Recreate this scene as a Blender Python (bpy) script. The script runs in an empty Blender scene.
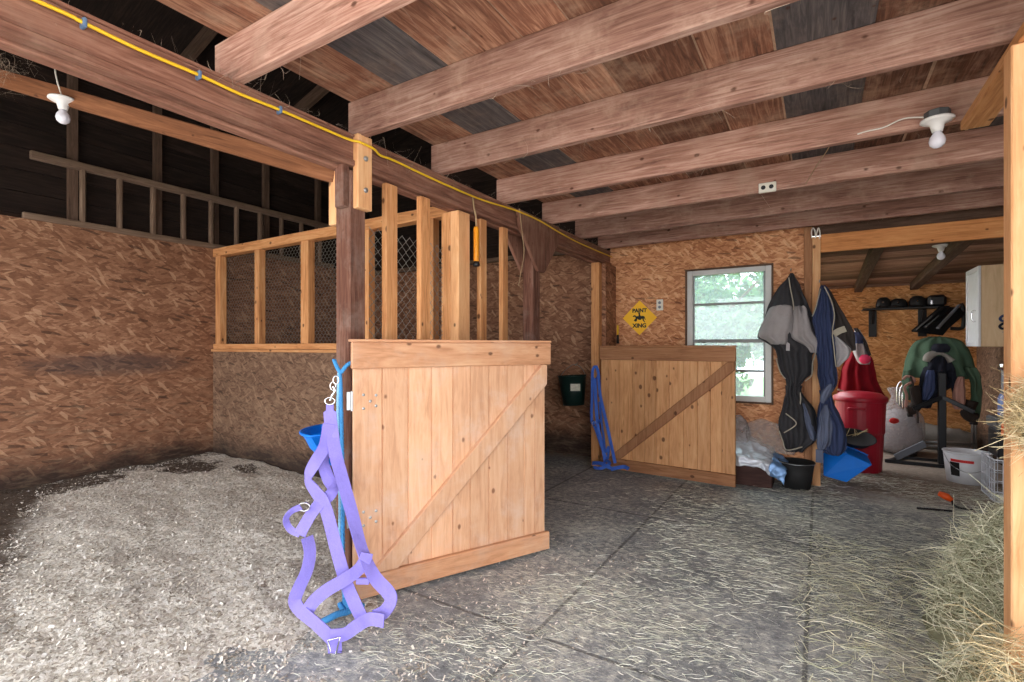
import bpy, math, random
import numpy as np
from mathutils import Vector, Matrix, noise as mnoise

S = bpy.context.scene
COL = S.collection
RND = random.Random(7)
V = Vector

# ------------------------------------------------------------------ camera
YAW = math.radians(31.7)
cam = bpy.data.cameras.new('camera')
camo = bpy.data.objects.new('camera', cam)
COL.objects.link(camo)
camo.location = (0, 0, 1.3)
camo.rotation_euler = (math.radians(90), 0, YAW)
cam.sensor_width = 36
cam.lens = 36 * 498 / 1024
cam.shift_y = 6 / 1024
cam.clip_start = 0.02
S.camera = camo

def view_pt(px, py, d):
    """a point d metres in front of the viewpoint, on the sight line of that picture position"""
    F = V((-math.sin(YAW), math.cos(YAW), 0)); R = V((math.cos(YAW), math.sin(YAW), 0))
    return V((0, 0, 1.3)) + F * d + R * ((px - 512) / 498 * d) + V((0, 0, (347 - py) / 498 * d))

# ------------------------------------------------------------------ materials
def lin(c):
    return tuple((x / 255 / 12.92) if x / 255 <= 0.04045 else ((x / 255 + 0.055) / 1.055) ** 2.4 for x in c) + (1.0,)

class NT:
    def __init__(s, name):
        s.m = bpy.data.materials.new(name); s.m.use_nodes = True
        s.t = s.m.node_tree; s.b = s.t.nodes['Principled BSDF']
    def n(s, typ, **kw):
        nd = s.t.nodes.new(typ)
        for k, v in kw.items():
            setattr(nd, k, v)
        return nd
    def l(s, a, b):
        s.t.links.new(a, b)
    def put(s, sock, v):
        if hasattr(v, 'links') or isinstance(v, bpy.types.NodeSocket): s.l(v, sock)
        else: sock.default_value = v
    def uv(s): return s.n('ShaderNodeUVMap').outputs[0]
    def obj(s): return s.n('ShaderNodeNewGeometry').outputs['Position']
    def mapp(s, vec, scale=(1, 1, 1), rot=(0, 0, 0), loc=(0, 0, 0)):
        nd = s.n('ShaderNodeMapping'); s.l(vec, nd.inputs[0])
        nd.inputs['Scale'].default_value = scale; nd.inputs['Rotation'].default_value = rot; nd.inputs['Location'].default_value = loc
        return nd.outputs[0]
    def noise(s, vec, scale=5, detail=4, rough=0.55, dist=0):
        nd = s.n('ShaderNodeTexNoise'); s.l(vec, nd.inputs['Vector'])
        nd.inputs['Scale'].default_value = scale; nd.inputs['Detail'].default_value = detail
        nd.inputs['Roughness'].default_value = rough; nd.inputs['Distortion'].default_value = dist
        return nd.outputs[0]
    def voro(s, vec, scale=5, out='Distance', feature='F1', dim='3D'):
        nd = s.n('ShaderNodeTexVoronoi', feature=feature, voronoi_dimensions=dim); s.l(vec, nd.inputs['Vector'])
        nd.inputs['Scale'].default_value = scale
        return nd.outputs[out]
    def math(s, op, a, b=0.0, c=None, clamp=False):
        nd = s.n('ShaderNodeMath', operation=op, use_clamp=clamp)
        s.put(nd.inputs[0], a); s.put(nd.inputs[1], b)
        if c is not None: s.put(nd.inputs[2], c)
        return nd.outputs[0]
    def ramp(s, fac, stops, interp='LINEAR'):
        nd = s.n('ShaderNodeValToRGB'); s.l(fac, nd.inputs[0]); r = nd.color_ramp; r.interpolation = interp
        while len(r.elements) < len(stops): r.elements.new(0.5)
        for e, (p, c) in zip(r.elements, stops):
            e.position = p; e.color = c if len(c) == 4 else lin(c)
        return nd.outputs[0]
    def mix(s, fac, a, b, blend='MIX'):
        nd = s.n('ShaderNodeMix', data_type='RGBA', blend_type=blend)
        s.put(nd.inputs[0], fac); s.put(nd.inputs[6], a); s.put(nd.inputs[7], b)
        return nd.outputs[2]
    def step(s, v, lo, hi):
        nd = s.n('ShaderNodeMapRange', interpolation_type='SMOOTHSTEP'); s.put(nd.inputs[0], v)
        nd.inputs[1].default_value = lo; nd.inputs[2].default_value = hi
        return nd.outputs[0]
    def tint(s):
        return s.n('ShaderNodeAttribute', attribute_name='tint').outputs['Fac']
    def bump(s, h, strength=0.3, dist=0.01):
        nd = s.n('ShaderNodeBump'); s.put(nd.inputs['Height'], h)
        nd.inputs['Strength'].default_value = strength; nd.inputs['Distance'].default_value = dist
        s.l(nd.outputs[0], s.b.inputs['Normal'])
    def done(s, col, rough=0.8, metal=0.0, spec=0.3):
        s.put(s.b.inputs['Base Color'], col); s.put(s.b.inputs['Roughness'], rough)
        s.b.inputs['Metallic'].default_value = metal; s.b.inputs['Specular IOR Level'].default_value = spec
        return s.m
    def sep(s, vec):
        nd = s.n('ShaderNodeSeparateXYZ'); s.l(vec, nd.inputs[0]); return nd.outputs

def wood(name, dark, mid, light, knots=0.5, rough=0.75, var=0.35, grain=1.0, dust=None, knotcol=(70, 38, 22)):
    m = NT(name); uv = m.uv()
    g = m.noise(m.mapp(uv, (1.6, 26 * grain, 1)), 1.6, 6, 0.65, 1.4)
    g2 = m.noise(m.mapp(uv, (3, 130 * grain, 1)), 1.0, 3, 0.7)
    big = m.noise(m.mapp(uv, (1.3, 3, 1)), 1.5, 3, 0.6)
    f = m.math('ADD', m.math('MULTIPLY', g, 0.6), m.math('ADD', m.math('MULTIPLY', g2, 0.2), m.math('MULTIPLY', big, 0.25)))
    col = m.ramp(f, [(0.33, dark), (0.52, mid), (0.72, light)])
    t = m.math('MULTIPLY_ADD', m.math('SUBTRACT', m.tint(), 0.5), var * 2, 1.0)
    cc = m.n('ShaderNodeCombineColor'); [m.l(t, i) for i in cc.inputs[:3]]
    col = m.mix(1.0, col, cc.outputs[0], 'MULTIPLY')
    if knots:
        kv = m.mapp(uv, (6.0, 8.5, 1))
        kd = m.voro(kv, 1.0, dim='2D')
        kc = m.sep(m.voro(kv, 1.0, 'Color', dim='2D'))[0]
        size = m.math('MULTIPLY', m.math('SUBTRACT', kc, 1 - knots), 0.32)
        k = m.math('SUBTRACT', 1.0, m.step(m.math('SUBTRACT', m.math('ADD', kd, m.math('MULTIPLY', m.math('SUBTRACT', g, 0.5), 0.12)), size), -0.01, 0.07))
        k = m.math('MULTIPLY', k, m.math('GREATER_THAN', kc, 1 - knots))
        col = m.mix(m.math('MULTIPLY', k, 0.8), col, lin(knotcol))
    if dust:
        dn = m.step(m.noise(m.obj(), 4.5, 5, 0.7), 0.45, 0.75)
        col = m.mix(m.math('MULTIPLY', dn, 0.55), col, lin(dust))
    m.bump(m.math('ADD', g, m.math('MULTIPLY', g2, 0.6)), 0.35, 0.006)
    return m.done(col, rough, 0, 0.25)

def osb(name, c0, c1, c2, c3, stain=None, scale=1.0):
    m = NT(name); uv = m.uv()
    d = m.n('ShaderNodeTexNoise'); m.l(uv, d.inputs['Vector']); d.inputs['Scale'].default_value = 9; d.inputs['Detail'].default_value = 2
    va = m.n('ShaderNodeVectorMath', operation='MULTIPLY_ADD'); m.l(d.outputs['Color'], va.inputs[0])
    va.inputs[1].default_value = (0.022, 0.014, 0); m.l(uv, va.inputs[2]); w = va.outputs[0]
    def layer2(a, o, sx=15, sy=60):
        r = m.mapp(m.mapp(w, (1, 1, 1), (0, 0, a), (o, o, 0)), (sx / scale, sy / scale, 1))
        return m.sep(m.voro(r, 1.0, 'Color', dim='2D'))
    A, B, Cc = layer2(0.06, 0), layer2(-0.45, 3.1), layer2(0.55, 7.7)
    f1 = m.math('GREATER_THAN', B[1], 0.60); f2 = m.math('GREATER_THAN', Cc[1], 0.70)
    mx = m.n('ShaderNodeMix', data_type='FLOAT'); m.l(f1, mx.inputs[0]); m.l(A[0], mx.inputs[2]); m.l(B[0], mx.inputs[3])
    my = m.n('ShaderNodeMix', data_type='FLOAT'); m.l(f2, my.inputs[0]); m.l(mx.outputs[0], my.inputs[2]); m.l(Cc[0], my.inputs[3])
    fine = m.noise(m.mapp(w, (16, 60, 1)), 1.7, 7, 0.8)
    big = m.noise(m.mapp(uv, (1, 1.8, 1)), 1.7, 6, 0.65)
    fac = m.math('ADD', m.math('MULTIPLY', my.outputs[0], 0.24), m.math('ADD', m.math('MULTIPLY', fine, 0.5), m.math('MULTIPLY', big, 0.30)))
    col = m.ramp(fac, [(0.28, c0), (0.44, c1), (0.58, c2), (0.76, c3)])
    # single pale and dark flakes
    pale = m.math('MULTIPLY', m.math('GREATER_THAN', layer2(0.9, 11, 13, 46)[2], 0.955), 0.55)
    col = m.mix(pale, col, lin(c3))
    dk = m.math('MULTIPLY', m.math('GREATER_THAN', layer2(0.15, 17, 12, 60)[2], 0.965), 0.6)
    col = m.mix(dk, col, lin(tuple(x * 0.72 for x in c0)))
    if stain:
        col = stain(m, col)
    m.bump(fac, 0.25, 0.004)
    return m.done(col, 0.7, 0, 0.25)

def plain(name, c, rough=0.6, metal=0.0, spec=0.4, var=0.12, nscale=12):
    m = NT(name)
    n = m.noise(m.obj(), nscale, 4, 0.6)
    a = tuple(x * (1 - var) for x in lin(c)[:3]) + (1,); b = tuple(min(1, x * (1 + var)) for x in lin(c)[:3]) + (1,)
    return m.done(m.mix(n, a, b), rough, metal, spec)

def cloth(name, c, rough=0.9, weave=300, var=0.2):
    m = NT(name)
    n = m.noise(m.obj(), 9, 5, 0.65)
    a = tuple(x * (1 - var) for x in lin(c)[:3]) + (1,); b = tuple(min(1, x * (1 + var)) for x in lin(c)[:3]) + (1,)
    col = m.mix(n, a, b)
    m.bump(m.math('ADD', m.noise(m.obj(), 14, 3, 0.5), m.math('MULTIPLY', m.noise(m.obj(), weave, 1, 0.5), 0.15)), 0.5, 0.02)
    return m.done(col, rough, 0, 0.15)

def wall_stain(m, col):
    p = m.sep(m.obj()); x, y, z = p[0], p[1], p[2]
    n = m.noise(m.obj(), 2.3, 5, 0.65)
    n2 = m.noise(m.mapp(m.obj(), (1, 1, 5)), 5, 5, 0.7)
    # dirt splashed up from the bedding
    e = m.math('ADD', z, m.math('MULTIPLY', m.math('SUBTRACT', n, 0.5), -0.55))
    lo = m.math('SUBTRACT', 1.0, m.step(e, 0.1, 0.42))
    col = m.mix(m.math('MULTIPLY', lo, 0.9), col, lin((42, 34, 32)))
    # the rubbed smudge at back height
    dy = m.math('DIVIDE', m.math('SUBTRACT', y, 2.15), 0.75); dz = m.math('DIVIDE', m.math('SUBTRACT', z, 1.13), 0.13)
    q = m.math('ADD', m.math('MULTIPLY', dy, dy), m.math('MULTIPLY', dz, dz))
    q = m.math('SUBTRACT', 1.0, m.step(m.math('ADD', q, m.math('MULTIPLY', m.math('SUBTRACT', n2, 0.5), 1.6)), 0.0, 1.3))
    col = m.mix(m.math('MULTIPLY', q, 0.62), col, lin((62, 56, 58)))
    # dust haze lower down
    du = m.math('MULTIPLY', m.step(n2, 0.45, 0.7), m.math('SUBTRACT', 1.0, m.step(z, 0.6, 1.3)))
    col = m.mix(m.math('MULTIPLY', du, 0.3), col, lin((150, 128, 105)))
    return col

M = {}
M['joist'] = wood('rough_joist_wood', (92, 60, 49), (156, 116, 101), (204, 170, 154), 0.2, 0.85, 0.22, 0.9, (190, 160, 142))
M['deck'] = wood('ceiling_board_wood', (58, 37, 29), (124, 83, 64), (186, 142, 114), 0.12, 0.85, 0.75, 0.8, (186, 156, 132))
M['deckgrey'] = wood('grey_ceiling_board_wood', (48, 44, 44), (84, 78, 78), (128, 118, 112), 0.1, 0.85, 0.5, 0.8, (130, 112, 100))
M['beam'] = wood('old_beam_wood', (74, 46, 36), (126, 86, 70), (166, 124, 104), 0.1, 0.9, 0.2, 0.7, (150, 118, 100))
M['post'] = wood('weathered_post_wood', (62, 38, 30), (110, 72, 58), (150, 116, 100), 0.1, 0.9, 0.2, 0.8, (140, 122, 112))
M['stud'] = wood('stud_wood', (150, 92, 54), (202, 142, 92), (226, 178, 128), 0.3, 0.7, 0.14, 0.8)
M['fresh'] = wood('fresh_lumber_wood', (196, 132, 84), (226, 170, 120), (240, 196, 148), 0.3, 0.65, 0.1, 0.6)
M['gate'] = wood('gate_pine', (188, 136, 102), (217, 169, 133), (231, 191, 157), 0.2, 0.6, 0.12, 0.5, (214, 188, 170), (112, 66, 42))
M['gate2'] = wood('second_gate_pine', (166, 110, 68), (208, 154, 106), (226, 178, 132), 0.36, 0.6, 0.12, 0.5, None, (82, 46, 26))
M['gater'] = wood('gate_rail_pine', (158, 108, 76), (202, 149, 112), (222, 178, 141), 0.2, 0.65, 0.1, 0.5, (200, 170, 148))
M['rail2'] = wood('darker_rail_wood', (120, 78, 50), (160, 112, 78), (186, 138, 102), 0.35, 0.7, 0.14, 0.7)
M['edge'] = plain('dusty_board_edge', (176, 146, 122), 0.9, var=0.4, nscale=30)
M['hdr'] = wood('orange_header_wood', (156, 92, 48), (204, 138, 84), (224, 168, 112), 0.25, 0.7, 0.1, 0.7)
M['headb'] = wood('aged_orange_board', (84, 50, 32), (128, 82, 54), (158, 108, 76), 0.2, 0.8, 0.1, 0.8)
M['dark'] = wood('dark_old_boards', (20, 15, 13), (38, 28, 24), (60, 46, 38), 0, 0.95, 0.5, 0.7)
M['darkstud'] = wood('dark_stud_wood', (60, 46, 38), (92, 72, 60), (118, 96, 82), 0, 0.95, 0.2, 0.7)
M['ladder'] = wood('grey_ladder_wood', (78, 62, 52), (120, 98, 82), (150, 126, 108), 0, 0.9, 0.2, 0.7)
M['lean'] = wood('lean_to_roof_boards', (84, 62, 50), (142, 112, 94), (188, 160, 138), 0, 0.9, 0.5, 0.8)
M['osb_l'] = osb('osb_stall', (84, 54, 40), (128, 88, 65), (153, 109, 83), (202, 160, 128), wall_stain, 1.2)
M['osb_w'] = osb('osb_window_wall', (112, 64, 42), (176, 116, 78), (208, 150, 108), (236, 192, 150))
M['osb_b'] = osb('osb_tack_wall', (128, 82, 46), (186, 130, 78), (212, 158, 102), (234, 192, 138))
M['osb_d'] = osb('osb_divider', (66, 46, 37), (106, 80, 64), (130, 102, 82), (162, 132, 108), wall_stain)

def floor_mat():
    m = NT('rubber_mats'); P = m.obj(); p = m.sep(P)
    seam = None
    def line(c, at, w=0.006):
        return m.math('SUBTRACT', 1.0, m.step(m.math('ABSOLUTE', m.math('SUBTRACT', c, at)), w, w * 2.2))
    for at in (-2.1, -1.1, -0.05, 1.0):
        s = line(p[0], at); seam = s if seam is None else m.math('MAXIMUM', seam, s)
    for at in (0.15, 1.97, 3.8, 5.6, 7.4):
        seam = m.math('MAXIMUM', seam, line(p[1], at))
    n = m.noise(P, 1.5, 5, 0.65); n2 = m.noise(P, 22, 7, 0.8)
    def streak(a, sx, sy, sc):
        return m.noise(m.mapp(m.mapp(P, rot=(0, 0, a)), (sx, sy, 1)), sc, 5, 0.75)
    s1, s2, s3 = streak(-0.35, 7, 42, 1.6), streak(-0.75, 9, 60, 1.9), streak(0.1, 8, 52, 1.7)
    rub = m.ramp(m.math('ADD', m.math('MULTIPLY', n2, 0.6), m.math('MULTIPLY', n, 0.4)), [(0.36, (102, 106, 110)), (0.5, (148, 152, 155)), (0.64, (196, 198, 198))])
    # chaff trodden over the mats, thicker in drifts
    cover = m.math('ADD', m.math('MULTIPLY', m.math('SUBTRACT', m.noise(P, 1.1, 6, 0.7), 0.5), 1.1), m.math('MULTIPLY', m.math('MAXIMUM', p[0], -1.5), 0.035))
    ch = m.math('ADD', m.math('MAXIMUM', s1, m.math('MAXIMUM', s2, s3)), m.math('MULTIPLY', m.math('SUBTRACT', n2, 0.5), 0.5))
    chm = m.step(m.math('ADD', ch, m.math('MULTIPLY', cover, 0.5)), 0.51, 0.66)
    chc = m.ramp(s3, [(0.35, (190, 194, 180)), (0.5, (222, 224, 212)), (0.65, (242, 242, 234))])
    col = m.mix(m.math('MULTIPLY', chm, 0.85), rub, chc)
    st = s1
    dots = m.voro(P, 55); dn = m.math('MULTIPLY', m.step(dots, 0.1, 0.35), 0.6)
    # bare earth beyond the mats in the tack corner
    back = m.step(m.math('ADD', p[1], m.math('MULTIPLY', n, 1.2)), 5.6, 6.3)
    col = m.mix(back, col, m.ramp(n2, [(0.3, (120, 108, 98)), (0.7, (170, 156, 142))]))
    seamf = m.math('MULTIPLY', seam, m.math('SUBTRACT', 1.0, back))
    col = m.mix(m.math('MULTIPLY', m.math('MULTIPLY', seamf, m.step(s2, 0.3, 0.5)), 0.6), col, lin((64, 62, 62)))
    m.bump(m.math('ADD', m.math('SUBTRACT', dn, seamf), m.math('MULTIPLY', n2, 1.2)), 0.35, 0.006)
    return m.done(col, 0.85, 0, 0.25)
M['floor'] = floor_mat()

def bedding_mat():
    m = NT('wood_shavings'); P = m.obj(); p = m.sep(P)
    n = m.noise(P, 26, 8, 0.8); v = m.sep(m.voro(P, 70, 'Color'))[0]
    f = m.math('ADD', m.math('MULTIPLY', n, 0.55), m.math('MULTIPLY', v, 0.45))
    col = m.ramp(f, [(0.2, (128, 118, 106)), (0.38, (206, 198, 186)), (0.55, (234, 229, 220)), (0.85, (250, 248, 244))])
    n1 = m.noise(P, 2.2, 6, 0.7); n4 = m.noise(P, 6.5, 7, 0.8)
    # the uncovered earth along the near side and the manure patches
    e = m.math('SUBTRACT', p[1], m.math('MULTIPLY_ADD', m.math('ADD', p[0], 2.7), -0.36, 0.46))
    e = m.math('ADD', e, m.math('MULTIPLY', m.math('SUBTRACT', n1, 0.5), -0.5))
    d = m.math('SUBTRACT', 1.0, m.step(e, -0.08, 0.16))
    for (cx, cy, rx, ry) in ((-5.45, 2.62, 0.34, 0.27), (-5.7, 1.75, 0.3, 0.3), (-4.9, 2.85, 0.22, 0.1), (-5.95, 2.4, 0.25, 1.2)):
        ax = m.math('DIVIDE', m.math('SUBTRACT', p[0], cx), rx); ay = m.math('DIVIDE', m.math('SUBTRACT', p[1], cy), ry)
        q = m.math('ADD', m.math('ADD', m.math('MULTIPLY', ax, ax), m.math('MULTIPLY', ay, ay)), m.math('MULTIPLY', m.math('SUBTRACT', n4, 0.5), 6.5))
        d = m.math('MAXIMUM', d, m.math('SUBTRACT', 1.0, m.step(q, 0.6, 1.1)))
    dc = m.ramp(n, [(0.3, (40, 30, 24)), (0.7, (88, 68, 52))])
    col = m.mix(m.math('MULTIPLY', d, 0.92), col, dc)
    g = m.math('MULTIPLY', m.step(m.noise(m.mapp(P, rot=(0, 0, 0.6)), 3.1, 5, 0.7), 0.56, 0.72), 0.45)
    col = m.mix(g, col, lin((122, 114, 104)))
    m.bump(m.math('ADD', f, m.math('MULTIPLY', m.noise(P, 9, 6, 0.75), 1.4)), 0.7, 0.022)
    return m.done(col, 0.95, 0, 0.1)
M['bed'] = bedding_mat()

def strand_mat(name, c0, c1, c2):
    m = NT(name)
    col = m.ramp(m.tint(), [(0.0, c0), (0.5, c1), (1.0, c2)])
    m.b.inputs['Subsurface Weight'].default_value = 0.0
    return m.done(col, 0.7, 0, 0.25)
M['hay'] = strand_mat('hay_stalks', (146, 150, 122), (204, 204, 174), (238, 234, 212))
M['hayfloor'] = strand_mat('hay_bits', (180, 184, 164), (218, 220, 202), (244, 244, 234))
M['straw'] = strand_mat('straw_stalks', (160, 138, 98), (206, 186, 142), (232, 216, 180))
M['chip'] = strand_mat('shaving_flakes', (140, 128, 112), (222, 214, 202), (250, 247, 242))
M['cob'] = strand_mat('cobweb_threads', (120, 102, 90), (160, 140, 122), (196, 176, 156))
M['haycore'] = plain('hay_core', (128, 128, 104), 0.95, var=0.5, nscale=40)

M['steel'] = plain('galvanised_steel', (176, 178, 180), 0.38, 0.9)
M['wire'] = plain('fence_wire', (150, 146, 138), 0.5, 0.6)
M['chrome'] = plain('chrome', (210, 210, 212), 0.2, 1.0)
M['white'] = plain('white_porcelain', (228, 226, 224), 0.35)
M['bulb'] = plain('frosted_bulb', (224, 222, 232), 0.25)
M['greybox'] = plain('grey_box', (96, 98, 100), 0.5, 0.4)
M['yellow'] = plain('yellow_cable', (236, 190, 40), 0.5)
M['staple'] = plain('blue_staple', (96, 120, 150), 0.5)
M['cablewhite'] = plain('white_cable', (220, 214, 204), 0.5)
M['twine'] = plain('twine', (176, 150, 116), 0.9)
M['lav'] = cloth('lavender_webbing', (138, 128, 210), 0.75, 500, 0.14)
M['bluew'] = cloth('blue_webbing', (66, 104, 194), 0.75, 500, 0.2)
M['rope'] = cloth('blue_rope', (72, 146, 206), 0.7, 400, 0.3)
M['rope2'] = cloth('pale_blue_rope', (140, 186, 218), 0.7, 400, 0.3)
M['bluep'] = plain('blue_plastic', (0, 122, 232), 0.42, var=0.1)
M['blackp'] = plain('black_plastic', (26, 27, 29), 0.5)
M['blackr'] = plain('black_rubber', (34, 34, 35), 0.75)
M['dgreen'] = plain('dark_green_plastic', (22, 44, 40), 0.35)
M['label'] = plain('pale_sticker', (206, 202, 186), 0.6, var=0.4, nscale=60)
M['signy'] = plain('sign_yellow', (250, 192, 22), 0.5, var=0.06)
M['ink'] = plain('black_ink', (22, 22, 20), 0.6)
M['alu'] = plain('white_aluminium', (196, 196, 194), 0.5, 0.1)
M['alud'] = plain('grey_aluminium', (128, 130, 130), 0.5, 0.2)
M['blk'] = cloth('charcoal_fabric', (62, 61, 64))
M['gry'] = cloth('grey_fabric', (158, 152, 152))
M['navy'] = cloth('navy_fabric', (62, 72, 104))
M['slate'] = cloth('slate_blue_fabric', (104, 112, 134))
M['ltgry'] = cloth('light_grey_fabric', (176, 172, 174))
M['olive'] = cloth('brown_black_fabric', (62, 56, 54))
M['trim'] = cloth('pale_trim', (176, 168, 152))
M['maroon'] = cloth('red_fabric', (128, 24, 36))
M['pink'] = cloth('pink_fabric', (226, 70, 110))
M['redp'] = plain('red_plastic', (158, 22, 42), 0.4, var=0.12)
M['green'] = cloth('green_fabric', (74, 96, 78))
M['liner'] = cloth('dark_lining', (34, 36, 46))
M['greyl'] = cloth('pale_grey_lining', (142, 138, 132))
M['boot'] = cloth('brown_boot_leather', (50, 42, 38), 0.7)
M['rose'] = cloth('dusty_pink_fleece', (168, 128, 116))
M['blackm'] = plain('black_metal', (30, 31, 34), 0.4, 0.4)
M['offw'] = plain('white_bucket_plastic', (216, 218, 222), 0.45)
M['redl'] = plain('red_print', (206, 44, 44), 0.5)
M['crate'] = plain('white_wire_coating', (214, 218, 226), 0.45)
M['orange'] = plain('orange_plastic', (236, 92, 30), 0.45)
M['flyor'] = plain('orange_sticky_tube', (238, 150, 30), 0.4, var=0.3, nscale=60)
M['maple'] = wood('maple_veneer', (196, 166, 126), (214, 186, 148), (226, 202, 166), 0, 0.5, 0.05, 0.4)
M['brownbox'] = wood('dark_brown_box_wood', (44, 28, 26), (74, 50, 46), (98, 72, 66), 0, 0.8, 0.2, 0.5)
M['foil'] = plain('silver_foil', (206, 212, 222), 0.4, 0.35, var=0.2)
M['tarp'] = plain('blue_tarp', (120, 158, 206), 0.35, 0.3, var=0.2)
M['bottleblue'] = plain('blue_bottle', (96, 122, 178), 0.35)
M['greyp'] = plain('grey_plastic', (120, 126, 136), 0.5)
M['bark'] = plain('bark', (92, 74, 58), 0.95, var=0.4)
M['grass'] = plain('grass_ground', (110, 140, 80), 0.95, var=0.4, nscale=3)
M['gravel'] = plain('pale_gravel', (206, 200, 190), 0.95, var=0.2, nscale=6)
M['plaster'] = plain('outlet_white', (226, 222, 210), 0.5)

def clear_bag(name, c, op=0.45):
    m = NT(name)
    n = m.noise(m.obj(), 22, 6, 0.7)
    m.bump(m.noise(m.obj(), 26, 5, 0.75), 1.0, 0.03)
    m.done(lin(c), 0.22, 0, 0.6)
    m.l(m.math('MULTIPLY_ADD', n, 0.5, op - 0.2), m.b.inputs['Alpha'])
    return m.m
M['bag'] = clear_bag('clear_plastic_bag', (206, 202, 206), 0.36)
M['bag2'] = clear_bag('cloudy_plastic_sheet', (206, 200, 196), 0.24)

def glass_mat():
    m = NT('window_glass'); t = m.t
    tr = m.n('ShaderNodeBsdfTransparent'); tr.inputs[0].default_value = (0.82, 0.94, 0.95, 1)
    gl = m.n('ShaderNodeBsdfGlossy'); gl.inputs['Roughness'].default_value = 0.04
    df = m.n('ShaderNodeBsdfTranslucent'); df.inputs[0].default_value = (0.8, 0.92, 0.95, 1)
    mx = m.n('ShaderNodeMixShader'); mx.inputs[0].default_value = 0.06
    m.l(tr.outputs[0], mx.inputs[1]); m.l(gl.outputs[0], mx.inputs[2])
    m2 = m.n('ShaderNodeMixShader'); m2.inputs[0].default_value = 0.15   # dusty panes
    m.l(mx.outputs[0], m2.inputs[1]); m.l(df.outputs[0], m2.inputs[2])
    m.l(m2.outputs[0], t.nodes['Material Output'].inputs[0])
    return m.m
M['glass'] = glass_mat()

def leaf_mat():
    m = NT('leaves')
    col = m.ramp(m.tint(), [(0, (44, 82, 52)), (0.5, (78, 122, 74)), (1, (128, 166, 104))])
    m.done(col, 0.5, 0, 0.4)
    tl = m.n('ShaderNodeBsdfTranslucent'); m.l(col, tl.inputs[0])
    mx = m.n('ShaderNodeMixShader'); mx.inputs[0].default_value = 0.35
    m.l(m.b.outputs[0], mx.inputs[1]); m.l(tl.outputs[0], mx.inputs[2])
    m.l(mx.outputs[0], m.t.nodes['Material Output'].inputs[0])
    return m.m
M['leaf'] = leaf_mat()

# ------------------------------------------------------------------ mesh builder
WL = {}
def frame(d, up=V((0, 0, 1))):
    d = d.normalized()
    if abs(d.dot(up)) > 0.98: up = V((1, 0, 0)) if abs(d.x) < 0.9 else V((0, 1, 0))
    s = d.cross(up).normalized(); u = s.cross(d).normalized()
    return d, s, u

def spline(pts, n=6, closed=False):
    P = [V(p) for p in pts]; out = []
    N = len(P); last = N if closed else N - 1
    for i in range(last):
        if closed: a, b, c, d = P[(i - 1) % N], P[i], P[(i + 1) % N], P[(i + 2) % N]
        else: a, b, c, d = P[max(i - 1, 0)], P[i], P[i + 1], P[min(i + 2, N - 1)]
        for k in range(n):
            t = k / n
            out.append(0.5 * ((2 * b) + (c - a) * t + (2 * a - 5 * b + 4 * c - d) * t * t + (3 * b - a - 3 * c + d) * t ** 3))
    if not closed: out.append(P[-1])
    return out

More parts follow.
